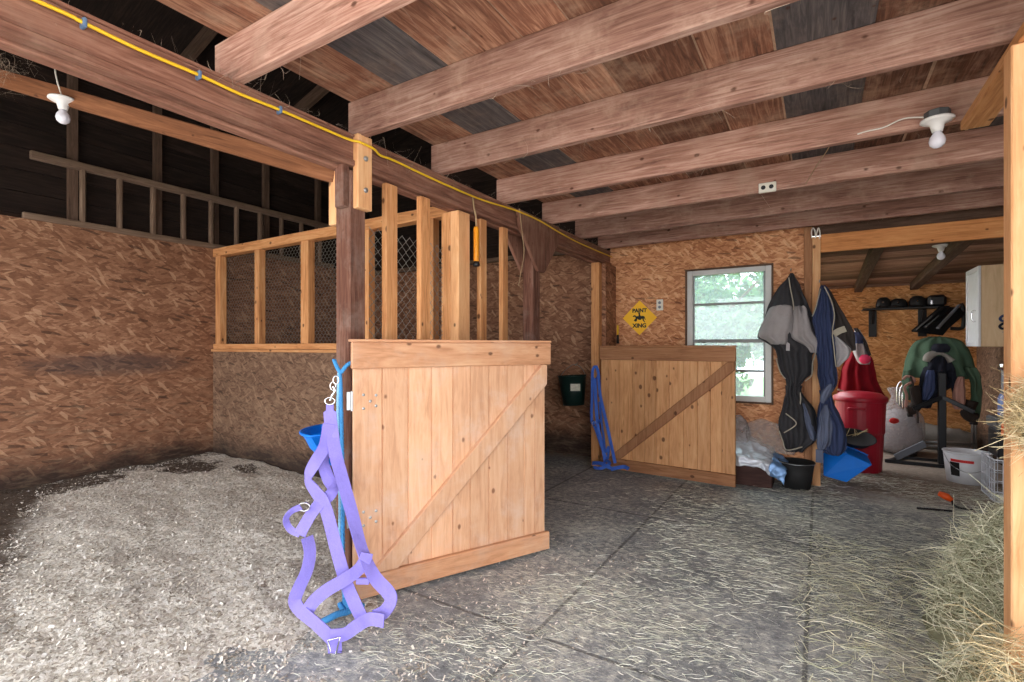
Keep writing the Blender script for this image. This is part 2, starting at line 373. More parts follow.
class MB:
    def __init__(s): s.v = []; s.f = []; s.uv = []; s.t = []; s.mi = []
    def face(s, idx, uvs, t, mi=0):
        s.f.append(idx); s.uv.append(uvs); s.t.append(t); s.mi.append(mi)
    def obox(s, c, ax, h, tint=None, mi=0):
        c = V(c); ax = [V(a) for a in ax]; t = RND.random() if tint is None else tint
        b = len(s.v); ou, ov = RND.random() * 50, RND.random() * 50
        for i in (-1, 1):
            for j in (-1, 1):
                for k in (-1, 1):
                    s.v.append(c + ax[0] * (i * h[0]) + ax[1] * (j * h[1]) + ax[2] * (k * h[2]))
        L = max(range(3), key=lambda a: h[a])
        for q in ((0, 1, 3, 2), (4, 6, 7, 5), (0, 4, 5, 1), (2, 3, 7, 6), (0, 2, 6, 4), (1, 5, 7, 3)):
            sg = [((i >> 2) & 1, (i >> 1) & 1, i & 1) for i in q]
            const = [a for a in range(3) if len({x[a] for x in sg}) == 1][0]
            fr = [a for a in range(3) if a != const]
            ua = L if L in fr else fr[0]; va = [a for a in fr if a != ua][0]
            s.face([b + i for i in q], [((x[ua] * 2 - 1) * h[ua] + ou, (x[va] * 2 - 1) * h[va] + ov + const * 0.37 + sg[0][const] * .2) for x in sg], t, mi)
    def box(s, x0, x1, y0, y1, z0, z1, tint=None, mi=0):
        s.obox(((x0 + x1) / 2, (y0 + y1) / 2, (z0 + z1) / 2), ((1, 0, 0), (0, 1, 0), (0, 0, 1)),
               (abs(x1 - x0) / 2, abs(y1 - y0) / 2, abs(z1 - z0) / 2), tint, mi)
    def beam(s, p0, p1, w, h, up=(0, 0, 1), tint=None, mi=0):
        p0, p1 = V(p0), V(p1); d, sd, u = frame(p1 - p0, V(up))
        s.obox((p0 + p1) / 2, (d, sd, u), ((p1 - p0).length / 2, w / 2, h / 2), tint, mi)
    def tube(s, pts, r, n=6, closed=False, tint=None, mi=0, caps=True):
        P = [V(p) for p in pts]; N = len(P); t = RND.random() if tint is None else tint
        rr = r if isinstance(r, (list, tuple)) else [r] * N
        b = len(s.v); up = None; ou = RND.random() * 20; L = 0
        lens = []
        for i in range(N):
            if closed: d = P[(i + 1) % N] - P[i - 1]
            else: d = P[min(i + 1, N - 1)] - P[max(i - 1, 0)]
            if d.length < 1e-9: d = V((0, 0, 1))
            d.normalize()
            if up is None: _, sd, u = frame(d)
            else:
                sd = up - d * up.dot(d)
                sd = sd.normalized() if sd.length > 1e-6 else frame(d)[1]
                u = sd.cross(d)
            up = sd
            for k in range(n):
                a = 2 * math.pi * k / n
                s.v.append(P[i] + (sd * math.cos(a) + u * math.sin(a)) * rr[i])
            if i: L += (P[i] - P[i - 1]).length
            lens.append(L)
        for i in range(N if closed else N - 1):
            j = (i + 1) % N
            for k in range(n):
                k2 = (k + 1) % n
                s.face([b + i * n + k, b + i * n + k2, b + j * n + k2, b + j * n + k],
                       [(lens[i] + ou, k / n * .2), (lens[i] + ou, (k + 1) / n * .2), (lens[j] + ou, (k + 1) / n * .2), (lens[j] + ou, k / n * .2)], t, mi)
        if caps and not closed:
            s.face([b + k for k in range(n)][::-1], [(0, 0)] * n, t, mi)
            s.face([b + (N - 1) * n + k for k in range(n)], [(0, 0)] * n, t, mi)
    def lathe(s, prof, o=(0, 0, 0), n=28, ax=((1, 0, 0), (0, 1, 0), (0, 0, 1)), tint=None, mi=0, warp=None):
        o = V(o); A = [V(a) for a in ax]; b = len(s.v); t = RND.random() if tint is None else tint
        for (r, z) in prof:
            for k in range(n):
                a = 2 * math.pi * k / n
                rr = r * (warp(a, z) if warp else 1)
                s.v.append(o + A[0] * (rr * math.cos(a)) + A[1] * (rr * math.sin(a)) + A[2] * z)
        for i in range(len(prof) - 1):
            for k in range(n):
                k2 = (k + 1) % n
                s.face([b + i * n + k, b + i * n + k2, b + (i + 1) * n + k2, b + (i + 1) * n + k],
                       [(k / n, prof[i][1]), ((k + 1) / n, prof[i][1]), ((k + 1) / n, prof[i + 1][1]), (k / n, prof[i + 1][1])], t, mi)
        if prof[0][0] > 1e-4: s.face([b + k for k in range(n)][::-1], [(0, 0)] * n, t, mi)
        if prof[-1][0] > 1e-4:
            e = b + (len(prof) - 1) * n; s.face([e + k for k in range(n)], [(0, 0)] * n, t, mi)
    def prism(s, poly, o, ux, uy, th, tint=None, mi=0):
        o, ux, uy, th = V(o), V(ux), V(uy), V(th); n = len(poly); b = len(s.v); t = RND.random() if tint is None else tint
        for e in (0, 1):
            for (x, y) in poly: s.v.append(o + ux * x + uy * y + th * e)
        s.face([b + i for i in range(n)], [(p[1], p[0]) for p in poly], t, mi)
        s.face([b + n + i for i in range(n)][::-1], [(p[1], p[0]) for p in poly][::-1], t, mi)
        for i in range(n):
            j = (i + 1) % n
            s.face([b + i, b + n + i, b + n + j, b + j], [(poly[i][1], 0), (poly[i][1], .03), (poly[j][1], .03), (poly[j][1], 0)], t, mi)
    def ribbon(s, pts, w, normal, th=0.004, tint=None, mi=0):
        """a flat strap along pts; normal: one vector or one per point, facing out of the flat side"""
        P = [V(p) for p in pts]; N = len(P); t = RND.random() if tint is None else tint; b = len(s.v); L = 0
        for i in range(N):
            d = (P[min(i + 1, N - 1)] - P[max(i - 1, 0)]).normalized()
            nr = V(normal[i] if isinstance(normal, list) else normal)
            sd = d.cross(nr); sd = sd.normalized() if sd.length > 1e-5 else V((1, 0, 0))
            nn = sd.cross(d).normalized()
            ww = w[i] if isinstance(w, list) else w
            for (a, c) in ((-1, -1), (1, -1), (1, 1), (-1, 1)):
                s.v.append(P[i] + sd * (a * ww / 2) + nn * (c * th / 2))
        for i in range(N - 1):
            l2 = L + (P[i + 1] - P[i]).length
            for k in range(4):
                k2 = (k + 1) % 4
                s.face([b + i * 4 + k, b + i * 4 + k2, b + (i + 1) * 4 + k2, b + (i + 1) * 4 + k], [(L, k * .05), (L, k * .05 + .05), (l2, k * .05 + .05), (l2, k * .05)], t, mi)
            L = l2
        s.face([b, b + 3, b + 2, b + 1], [(0, 0)] * 4, t, mi)
        e = b + (N - 1) * 4; s.face([e, e + 1, e + 2, e + 3], [(0, 0)] * 4, t, mi)
    def planks(s, edges, L0, L1, o, ux, ul, un, th, groove=0.008, gw=0.005, tints=None, mis=None, edge_mi=None):
        """boards side by side as one sheet with grooves: edges along ux, lengths along ul, thickness along un"""
        o, ux, ul, un = V(o), V(ux), V(ul), V(un)
        prof = []
        for i in range(len(edges) - 1):
            a, c = edges[i], edges[i + 1]
            prof += [(a, 0, i), (a + gw, groove, i), (c - gw, groove, i)]
        prof.append((edges[-1], 0, len(edges) - 2)); b = len(s.v); n = len(prof)
        off = [(RND.random() * 40, RND.random() * 40) for _ in edges]
        tt = tints or [RND.random() for _ in edges]
        for e in (L0, L1):
            for (x, z, i) in prof: s.v.append(o + ux * x + ul * e + un * (th - groove + z))
            for (x, z, i) in prof: s.v.append(o + ux * x + ul * e)
        def q(ids, uvs, i): s.face(ids, uvs, tt[i], mis[i] if mis else 0)
        for k in range(n - 1):
            i = prof[k][2] if prof[k + 1][2] == prof[k][2] else prof[k][2]
            x0, x1 = prof[k][0], prof[k + 1][0]; ou, ov = off[i]
            uv = [(L0 + ou, x0 + ov), (L1 + ou, x0 + ov), (L1 + ou, x1 + ov), (L0 + ou, x1 + ov)]
            q([b + k, b + 2 * n + k, b + 2 * n + k + 1, b + k + 1], uv, i)
            if edge_mi is not None and x1 - x0 < gw * 1.5 and prof[k][2] % 5 != 3 and prof[k][1] == 0: s.mi[-1] = edge_mi
            q([b + n + k + 1, b + 3 * n + k + 1, b + 3 * n + k, b + n + k], uv, i)
            q([b + k + 1, b + n + k + 1, b + n + k, b + k], [(0, x0), (0.02, x0), (0.02, x1), (0, x1)], i)
            q([b + 2 * n + k, b + 3 * n + k, b + 3 * n + k + 1, b + 2 * n + k + 1], [(0, x0), (0.02, x0), (0.02, x1), (0, x1)], i)
        q([b, b + n, b + 3 * n, b + 2 * n], [(L0, 0), (L0, .03), (L1, .03), (L1, 0)], 0)
        q([b + n - 1, b + 3 * n - 1, b + 4 * n - 1, b + 2 * n - 1], [(L0, 0), (L1, 0), (L1, .03), (L0, .03)], len(edges) - 2)
    def xform(s, fn):
        s.v = [fn(V(p)) for p in s.v]; return s
    def build(s, name, mats, parent=None, smooth=False, bevel=0, sub=0, solid=0, recalc=True):
        me = bpy.data.meshes.new(name)
        vs = np.array([tuple(p) for p in s.v], dtype=np.float64)
        if parent is not None: org = np.array(WL[parent])
        else:
            lo, hi = vs.min(0), vs.max(0); org = np.array([(lo[0] + hi[0]) / 2, (lo[1] + hi[1]) / 2, lo[2]])
        me.from_pydata((vs - org).tolist(), [], s.f)
        uvl = me.uv_layers.new(name='UVMap')
        flat = [c for fu in s.uv for p in fu for c in p]
        uvl.data.foreach_set('uv', flat)
        at = me.attributes.new('tint', 'FLOAT', 'FACE'); at.data.foreach_set('value', [float(x) for x in s.t])
        for m in (mats if isinstance(mats, (list, tuple)) else [mats]): me.materials.append(M[m])
        me.polygons.foreach_set('material_index', s.mi)
        if smooth: me.polygons.foreach_set('use_smooth', [True] * len(s.f))
        if smooth == 'edge': me.polygons.foreach_set('use_smooth', [True] * len(s.f))
        me.update()
        if recalc:
            import bmesh
            bm = bmesh.new(); bm.from_mesh(me); bmesh.ops.recalc_face_normals(bm, faces=bm.faces); bm.to_mesh(me); bm.free()
        if smooth == 'edge': me.set_sharp_from_angle(angle=math.radians(50))
        o = bpy.data.objects.new(name, me); COL.objects.link(o)
        if parent is not None: o.parent = parent; WL[o] = tuple(org)
        else: o.location = org; WL[o] = tuple(org)
        if solid:
            md = o.modifiers.new('solid', 'SOLIDIFY'); md.thickness = solid; md.offset = 0
        if bevel:
            md = o.modifiers.new('bevel', 'BEVEL'); md.width = bevel; md.segments = 1; md.limit_method = 'ANGLE'
        if sub:
            md = o.modifiers.new('sub', 'SUBSURF'); md.levels = sub; md.render_levels = sub
        return o

def tag(o, label, cat, group=None, kind=None):
    o['label'] = label; o['category'] = cat
    if group: o['group'] = group
    if kind: o['kind'] = kind
    return o
def thing(name, loc, label, cat, group=None):
    o = bpy.data.objects.new(name, None); COL.objects.link(o); o.location = loc; o.empty_display_size = 0.05
    WL[o] = tuple(loc); return tag(o, label, cat, group)
def struct(o):
    o['kind'] = 'structure'; return o
def one(name, mat, label, cat, fn, **kw):
    mb = MB(); fn(mb); g = kw.pop('group', None); k = kw.pop('kind', None)
    return tag(mb.build(name, mat, **kw), label, cat, g, k)
def part(name, mat, parent, fn, **kw):
    mb = MB(); fn(mb); lab = kw.pop('label', None); o = mb.build(name, mat, parent, **kw)
    if lab: o['label'] = lab
    return o

def wbox(self, x0, x1, y0, y1, z0, z1, tint=0.5, mi=0):
    """box whose texture runs on without a break from box to box"""
    k = len(self.uv); self.box(x0, x1, y0, y1, z0, z1, tint, mi)
    for i in range(k, len(self.f)):
        ps = [self.v[j] for j in self.f[i]]
        c = [a for a in range(3) if len({round(p[a], 5) for p in ps}) == 1][0]
        self.uv[i] = [((p.y, p.z) if c == 0 else (p.x, p.z) if c == 1 else (p.x, p.y)) for p in ps]
MB.wbox = wbox
def sight(px, py):
    return view_pt(px, py, 1.0) - V((0, 0, 1.3))
def on_x(px, py, x):
    r = sight(px, py); return V((0, 0, 1.3)) + r * (x / r.x)
def on_y(px, py, y):
    r = sight(px, py); return V((0, 0, 1.3)) + r * (y / r.y)

# ================================================================== THE SETTING
def S_(name, mat, fn, **kw):
    mb = MB(); fn(mb); return struct(mb.build(name, mat, **kw))

S_('floor', 'floor', lambda b: b.wbox(-6.2, 1.76, -1.5, 8.6, -0.06, 0))
S_('ground_front', 'gravel', lambda b: b.wbox(-16, 12, -16, -1.5, -0.2, -0.03))
S_('ground_back', 'grass', lambda b: b.wbox(-16, 12, 8.7, 26, -0.3, -0.1))
S_('ground_side', 'grass', lambda b: b.wbox(-16, -0.2, 5.62, 8.7, -0.3, -0.1))
S_('wall_left', 'osb_l', lambda b: b.wbox(-6.04, -6.0, -1.5, 5.5, 0, 2.44))
def siding(b):
    e = [2.3 + 0.2 * i for i in range(13)]
    b.planks(e, -1.5, 5.6, (-6.16, 0, 0), (0, 0, 1), (0, 1, 0), (1, 0, 0), 0.03, 0.012)
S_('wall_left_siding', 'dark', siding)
def back_upper(b):
    e = [2.2] + [2.46 + 0.22 * i for i in range(20)]
    b.planks(e, -6.2, -0.12, (0, 5.6, 0), (0, 0, 1), (1, 0, 0), (0, -1, 0), 0.03, 0.012)
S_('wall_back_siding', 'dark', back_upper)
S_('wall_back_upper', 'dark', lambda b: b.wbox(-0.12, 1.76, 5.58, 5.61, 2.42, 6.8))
S_('wall_back', 'osb_l', lambda b: b.wbox(-6.0, -2.06, 5.5, 5.54, 0, 2.42))
WX0, WX1, WZ0, WZ1 = -1.195, -0.40, 0.755, 2.10
def winwall(b):
    b.wbox(-2.06, WX0, 5.5, 5.56, 0, 2.46); b.wbox(WX1, -0.06, 5.5, 5.56, 0, 2.46)
    b.wbox(WX0, WX1, 5.5, 5.56, 0, WZ0); b.wbox(WX0, WX1, 5.5, 5.56, WZ1, 2.46)
S_('wall_window', 'osb_w', winwall)
S_('wall_return', 'osb_l', lambda b: b.wbox(-2.10, -1.992, 5.176, 5.5, 0, 2.22))
S_('wall_stall_front', 'osb_d', lambda b: b.wbox(-2.165, -2.145, 1.86, 3.675, 0, 1.28))
def rightwall(b):
    b.wbox(1.7, 1.76, 1.3, 8.5, 0, 2.58)
S_('wall_right', 'osb_d', rightwall)
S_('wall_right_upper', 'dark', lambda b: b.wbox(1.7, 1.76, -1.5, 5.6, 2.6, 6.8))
def tackback(b): b.wbox(-0.1, 1.7, 8.5, 8.55, 0, 2.13)
S_('wall_tack', 'osb_b', tackback)
S_('wall_tack_upper', 'lean', lambda b: b.wbox(-0.1, 1.76, 8.52, 8.56, 2.13, 2.5))
S_('wall_tack_side', 'osb_b', lambda b: (b.wbox(-0.12, -0.08, 5.56, 6.2, 0, 2.4), b.wbox(-0.12, -0.08, 8.3, 8.5, 0, 2.4), b.wbox(-0.12, -0.08, 6.2, 8.3, 0, 0.5), b.wbox(-0.12, -0.08, 6.2, 8.3, 2.1, 2.4)))  # the opening in this unseen wall is added to brighten the tack corner
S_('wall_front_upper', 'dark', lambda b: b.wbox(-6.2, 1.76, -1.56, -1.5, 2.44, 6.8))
def roofm(b):
    b.obox((-2.2, 2.0, 5.4), (V((1, 0, 0.3)).normalized(), (0, 1, 0), V((-0.3, 0, 1)).normalized()), (4.4, 4.0, 0.04), 0.3)
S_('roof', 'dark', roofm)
for i, y in enumerate((1.3, 2.6, 3.9)):
    S_('trim_%d' % (i + 1), 'darkstud', lambda b: b.beam((-6.1, y, 4.1), (1.7, y, 6.44), 0.05, 0.14))
# lean-to roof of the tack corner
LZ = lambda y: 2.335 - (y - 5.5) * 0.045
def lean(b):
    e = [5.5]
    while e[-1] < 8.5: e.append(e[-1] + RND.uniform(0.12, 0.2))
    n = V((0, 0.045, 1)).normalized()
    b.planks([x - 5.5 for x in e], -0.12, 1.76, (0, 5.5, LZ(5.5)), V((0, 1, -0.045)).normalized(), (1, 0, 0), -n, 0.03, 0.014, 0.008)
S_('ceiling_tack', 'lean', lean)
# loft boards over the aisle
edges = [-2.11, -1.80, -1.455, -1.245, -1.06, -0.85, -0.456, -0.17, 0.19, 0.44, 0.74, 1.02, 1.36, 1.74]
tints = [0.62, 0.5, 0.66, 0.62, 0.74, 0.36, 0.6, 0.42, 0.25, 0.3, 0.4, 0.25, 0.5]
mis = [0, 1, 0, 0, 0, 0, 0, 1, 0, 0, 1, 0, 0]
S_('ceiling', ['deck', 'deckgrey', 'edge'], lambda b: b.planks(edges, -1.5, 5.55, (0, 0, 2.62), (1, 0, 0), (0, 1, 0), (0, 0, -1), 0.03, 0.008, 0.011, tints + [.5], mis + [0], 2))

# window
def win():
    fr = MB(); Y0, Y1 = 5.47, 5.53
    fr.box(WX0, WX0 + 0.055, Y0, Y1, WZ0, WZ1); fr.box(WX1 - 0.055, WX1, Y0, Y1, WZ0, WZ1)
    fr.box(WX0 + 0.055, WX1 - 0.055, Y0, Y1, WZ1 - 0.05, WZ1); fr.box(WX0 + 0.055, WX1 - 0.055, Y0, Y1, WZ0, WZ0 + 0.055)
    w = struct(fr.build('window_1', 'alu', bevel=0.004))
    zs = [WZ0 + 0.055, 1.06, 1.36, 1.745, WZ1 - 0.05]
    ins = (WX0 + 0.055, WX1 - 0.055)
    m = MB(); m.box(ins[0], ins[1], 5.485, 5.515, 1.345, 1.38); m.build('meeting_rail', 'alud', w, bevel=0.003)
    for z in (1.06, 1.745):
        m = MB(); m.box(ins[0], ins[1], 5.488, 5.512, z - 0.011, z + 0.011); m.build('glazing_bar', 'alud', w)
    for i in range(4):
        m = MB(); m.box(ins[0], ins[1], 5.498, 5.502, zs[i], zs[i + 1]); m.build('pane', 'glass', w)
    for x in (ins[0] + 0.008, ins[1] - 0.008):
        m = MB(); m.box(x - 0.008, x + 0.008, 5.487, 5.513, WZ0 + 0.055, WZ1 - 0.05); m.build('sash_stile', 'alud', w)
win()
S_('trim_4', 'darkstud', lambda b: (b.box(WX0 - 0.022, WX0, 5.475, 5.5, WZ0 - 0.02, WZ1 + 0.02), b.box(WX0, WX1, 5.475, 5.5, WZ1, WZ1 + 0.02), b.box(WX1, WX1 + 0.015, 5.475, 5.5, WZ0 - 0.02, WZ1 + 0.02), b.box(WX0, WX1, 5.475, 5.5, WZ0 - 0.02, WZ0)))
for i, y in enumerate((1.85, 2.57, 3.17, 3.81, 4.6)):
    S_('trim_%d' % (i + 5), 'darkstud', lambda b: b.box(-6.13, -6.075, y - 0.035, y + 0.035, 2.44, 4.1))
S_('trim_10', 'ladder', lambda b: b.beam((-6.0, 5.47, 2.45), (-2.1, 5.47, 2.45), 0.05, 0.05))

# ================================================================== TIMBER
def timber(name, mat, label, cat, p0, p1, w, h, group=None, bevel=0.005):
    return one(name, mat, label, cat, lambda b: b.beam(p0, p1, w, h), bevel=bevel, group=group)

JY = [1.19, 1.83, 2.49, 3.25, 3.99, 4.70, 5.31]
jl = ['rough ceiling joist over the bare beam, before the bolted post',
      'rough ceiling joist meeting the beam right at the bolted post',
      'knotty ceiling joist running over the loose board end, second past the bolted post',
      'ceiling joist carrying the porcelain lamp with its white wire',
      'ceiling joist with the small socket screwed to it',
      'greyish ceiling joist next beyond the one with the socket',
      'last ceiling joist before the window wall']
for y, l in zip(JY, jl):
    x0 = -2.2 if y < 1.5 else -2.12
    o = timber('ceiling_joist', 'joist', l, 'joist', (x0, y - 0.024, 2.495), (1.70, y - 0.024, 2.495), 0.048, 0.19, 'joists under the loft boards')

bm_ = thing('roof_beam', (-2.1, 2, 2.22), 'long old beam above the stall fronts with yellow cable along it', 'beam')
part('face_plank', 'beam', bm_, lambda b: b.box(-2.10, -2.06, -1.5, 5.5, 2.25, 2.395), bevel=0.006)
part('back_plank', 'beam', bm_, lambda b: b.box(-2.165, -2.105, -1.5, 5.5, 2.222, 2.395), bevel=0.006)
part('nailing_strip', 'beam', bm_, lambda b: b.box(-2.10, -2.045, -1.5, 5.5, 2.235, 2.268), bevel=0.006)
part('top_strip', 'beam', bm_, lambda b: b.box(-2.15, -2.048, -1.5, 5.5, 2.386, 2.40), bevel=0.004)

SB0, SB1 = view_pt(337, 175, 2.66), view_pt(-150, 35, 3.04)
SBp = lambda t: SB0.lerp(SB1, t)
timber('sloping_board', 'headb', 'brown board rising across the stall from behind the bolted post, bulb beneath it', 'board', SB0, SB1, 0.045, 0.095)
# bolted post
pst = thing('barn_post', (-2.115, 1.80, 0), 'dark weathered post with the bolted pale block and blue rope', 'post')
part('shaft', 'post', pst, lambda b: b.box(-2.172, -2.062, 1.746, 1.852, 0, 2.22), bevel=0.006)
part('post_block', 'fresh', pst, lambda b: b.box(-2.062, -2.022, 1.765, 1.862, 2.02, 2.405), bevel=0.004, label='pale bolted joining block')
part('post_block', 'post', pst, lambda b: b.box(-2.13, -2.066, 1.705, 1.745, 2.02, 2.24), bevel=0.004, label='weathered spacer block')
part('post_block', 'fresh', pst, lambda b: b.box(-2.235, -2.174, 1.75, 1.85, 1.95, 2.24), bevel=0.004, label='pale block behind the post')
for z in (2.285, 2.12):
    part('bolt', 'steel', pst, lambda b: b.lathe([(0.014, 0), (0.014, 0.005), (0.008, 0.008), (0.008, 0.013), (0, 0.014)], (-2.022, 1.815, z), 10, ((0, 1, 0), (0, 0, 1), (1, 0, 0))), smooth=False)
# upright studs of the stall front
for (y0, y1, x0, l) in ((2.0, 2.09, -2.10, 'narrow upright stud next to the bolted post'),
                        (2.285, 2.372, -2.10, 'narrow upright stud in front of the chain link mesh'),
                        (2.915, 2.99, -2.10, 'narrow upright stud behind the hanging fly trap'),
                        (3.205, 3.28, -2.10, 'narrow upright stud between fly trap and gusseted post')):
    one('upright_stud', 'stud', l, 'stud', lambda b: b.box(x0, -2.062, y0, y1, 0.0, 2.222), bevel=0.004, group='upright studs of the stall front')
wp = thing('corner_post', (-2.13, 2.72, 0), 'wide pale double post where the wire divider meets the stall front', 'post')
part('post_half', 'stud', wp, lambda b: b.box(-2.212, -2.135, 2.655, 2.785, 0, 2.222), bevel=0.005)
part('post_half', 'fresh', wp, lambda b: b.box(-2.134, -2.062, 2.655, 2.785, 0, 2.222), bevel=0.005)
gp = thing('gusset_post', (-2.13, 3.74, 0), 'weathered post braced to the beam by two flared plates', 'post')
part('shaft', 'post', gp, lambda b: b.box(-2.165, -2.062, 3.68, 3.80, 0, 2.222), bevel=0.005)
gpoly = [(-0.38, 2.39), (-0.36, 2.27), (-0.05, 1.94), (0.06, 1.94), (0.33, 2.24), (0.34, 2.39)]
part('gusset_plate', 'beam', gp, lambda b: b.prism(gpoly, (-2.044, 3.74, 0), (0, 1, 0), (0, 0, 1), (0.03, 0, 0)), bevel=0.003)
part('gusset_plate', 'beam', gp, lambda b: b.prism(gpoly, (-2.20, 3.74, 0), (0, 1, 0), (0, 0, 1), (0.03, 0, 0)), bevel=0.003)
one('door_stud', 'stud', 'pale stud by the second stall door with a blue halter on it', 'stud', lambda b: b.box(-2.125, -2.035, 5.085, 5.172, 0, 2.22), bevel=0.004)

# ladder lying on the wall plate
ld = thing('wooden_ladder', (-6.03, 3.1, 2.44), 'old grey wooden ladder lying on edge along the top of the board wall', 'ladder')
part('ladder_rail', 'ladder', ld, lambda b: b.beam((-6.03, 1.48, 2.472), (-6.03, 4.8, 2.472), 0.05, 0.064), bevel=0.006)
part('ladder_rail', 'ladder', ld, lambda b: b.beam((-6.03, 1.53, 3.03), (-6.03, 4.8, 3.03), 0.05, 0.075), bevel=0.006)
for k in range(10):
    y = 1.905 + 0.297 * k
    part('rung', 'ladder', ld, lambda b: b.beam((-6.03, y, 2.49), (-6.03, y, 3.01), 0.045, 0.055), bevel=0.012)

# ------------------------------------------------------------------ divider with wire
dv = thing('stall_divider', (-4.1, 3.14, 0), 'stall divider of brown strand board below and wire netting in a pale frame above', 'divider')
part('board_panel', 'osb_d', dv, lambda b: b.wbox(-5.998, -2.21, 3.10, 3.12, 0, 1.245))
part('ledge', 'stud', dv, lambda b: b.box(-5.998, -2.21, 3.075, 3.20, 1.246, 1.275), bevel=0.003)
part('bottom_rail', 'stud', dv, lambda b: b.box(-5.998, -2.21, 3.10, 3.19, 1.277, 1.335), bevel=0.003)
part('top_rail', 'stud', dv, lambda b: b.box(-5.998, -2.21, 3.095, 3.19, 2.345, 2.44), bevel=0.004)
for x0, w in ((-5.95, .1), (-5.17, .085), (-4.38, .12), (-3.50, .085), (-2.75, .085)):
    part('stud', 'stud', dv, lambda b: b.box(x0, x0 + w, 3.10, 3.175, 1.336, 2.344), bevel=0.003)
def netting(b):
    cw, ch = 0.052, 0.062
    x = -5.84; i = 0
    while x < -3.42:
        pts = []; z = 1.34; k = 0
        while z < 2.345:
            ph = (k + 0) % 4
            sg = (1 if i % 2 else -1) * (1 if ph < 2 else -1)
            pts.append((x + sg * cw * 0.24, 3.183, z)); z += ch / 4 if ph % 2 else ch / 4; k += 1
        b.tube(pts, 0.0018, 3, caps=False, tint=0.5)
        x += cw / 2; i += 1
part('wire_netting', 'wire', dv, netting, recalc=False)['kind'] = 'stuff'

cl = thing('chain_link_panel', (-2.125, 2.35, 1.3), 'grey chain link mesh stretched behind the upright studs', 'mesh')
def chain(b):
    c = 0.066; i = 0; y = 2.02
    while y < 2.70:
        pts = []; z = 1.0; k = 0
        while z < 2.02:
            sg = 1 if (k + i) % 2 else -1
            pts.append((-2.20 + 0.002 * sg, y + sg * c * 0.26, z)); z += c * 0.5; k += 1
        b.tube(pts, 0.0025, 4, caps=False, tint=0.5)
        y += c / 2; i += 1
part('wire_weave', 'wire', cl, chain, recalc=False)['kind'] = 'stuff'

# ------------------------------------------------------------------ gates
def gate(name, label, o, u, n, W, z0, z1, mp, mr, edges, rail_over=0.02, brace_w=0.1, hinge=True, inset=(0.1, 0.12), mb_=None):
    o, u, n = V(o), V(u).normalized(), V(n).normalized(); Zv = V((0, 0, 1))
    t = thing(name, o, label, 'gate')
    part('plank_panel', mp, t, lambda b: b.planks(edges, z0 + 0.01, z1 - 0.01, o, u, Zv, n, 0.024, 0.008, 0.004))
    H = 0.135
    part('top_rail', mr, t, lambda b: b.obox(o + u * (W / 2 + 0.004) + n * 0.041 + Zv * (z1 - H / 2), (u, n, Zv), (W / 2 + rail_over, 0.016, H / 2)), bevel=0.005)
    part('top_cap', mr, t, lambda b: b.obox(o + u * (W / 2 + 0.004) + n * 0.024 + Zv * (z1 + 0.008), (u, n, Zv), (W / 2 + rail_over + .002, 0.036, 0.007)), bevel=0.003)
    part('bottom_rail', mr, t, lambda b: b.obox(o + u * (W / 2 + 0.004) + n * 0.041 + Zv * (z0 + 0.055), (u, n, Zv), (W / 2 + rail_over * .5, 0.016, 0.055)), bevel=0.005)
    a = V((inset[0], z0 + 0.112)); c = V((W - inset[1], z1 - H - 0.001))
    a, c = (inset[0], z0 + 0.112), (W - inset[1] + 0.1, z1 - H - 0.002)
    dx, dz = c[0] - a[0], c[1] - a[1]; hw = brace_w * math.hypot(dx, dz) / dz
    poly = [(a[0] - 0.02, a[1]), (a[0] + hw - 0.02, a[1]), (W - 0.004, c[1] - (hw - (W - 0.004 - c[0])) * dz / dx * 0.98), (W - 0.004, c[1]), (c[0] - 0.02, c[1])]
    part('diagonal_brace', mb_ or mr, t, lambda b: [b.prism(poly, o + n * 0.025, u, Zv, n * 0.03), [b.uv.__setitem__(i, [((q[0] * dz + q[1] * dx), (q[0] * dx - q[1] * dz)) for q in b.uv[i]]) for i in ()]], bevel=0.004)
    if hinge:
        for z in (z1 - 0.30, z0 + 0.40):
            h = part('hinge', 'steel', t, lambda b: (b.obox(o + u * -0.016 + n * 0.0 + Zv * z, (u, n, Zv), (0.012, 0.003, 0.046)), b.tube([o + u * -0.004 + n * 0.012 + Zv * (z - 0.05), o + u * -0.004 + n * 0.012 + Zv * (z + 0.05)], 0.007, 8)))
            for (bx, bz) in ((0.05, 0.03), (0.05, -0.04), (0.085, -0.005), (0.115, 0.025), (0.115, -0.03)):
                part('bolt', 'steel', h, lambda b: b.lathe([(0.008, 0), (0.007, 0.004), (0, 0.006)], o + u * bx + n * 0.024 + Zv * (z + bz), 8, (u, Zv, n)))
    return t
u1 = V((0.523, 1.08, 0)).normalized(); n1 = V((u1.y, -u1.x, 0))
gate('stall_gate', 'large pine plank gate swung open in front, hinged on the dark post', (-2.03, 1.735, 0), u1, n1, 1.2, 0.025, 1.325, 'gate', 'gater',
     [0, 0.148, 0.29, 0.425, 0.555, 0.665, 0.79, 0.92, 1.04, 1.12, 1.2], mb_='gate')
u2 = V((1.335, -0.09, 0)).normalized(); n2 = V((u2.y, -u2.x, 0))
gate('stall_gate', 'smaller knotty plank gate with darker rails below the window', (-1.985, 5.05, 0), u2, n2, 1.335, 0.025, 1.30, 'gate2', 'rail2',
     [0, 0.09, 0.215, 0.35, 0.48, 0.60, 0.73, 0.87, 1.0, 1.12, 1.22, 1.335], 0.006, 0.085, False, (0.12, 0.14))

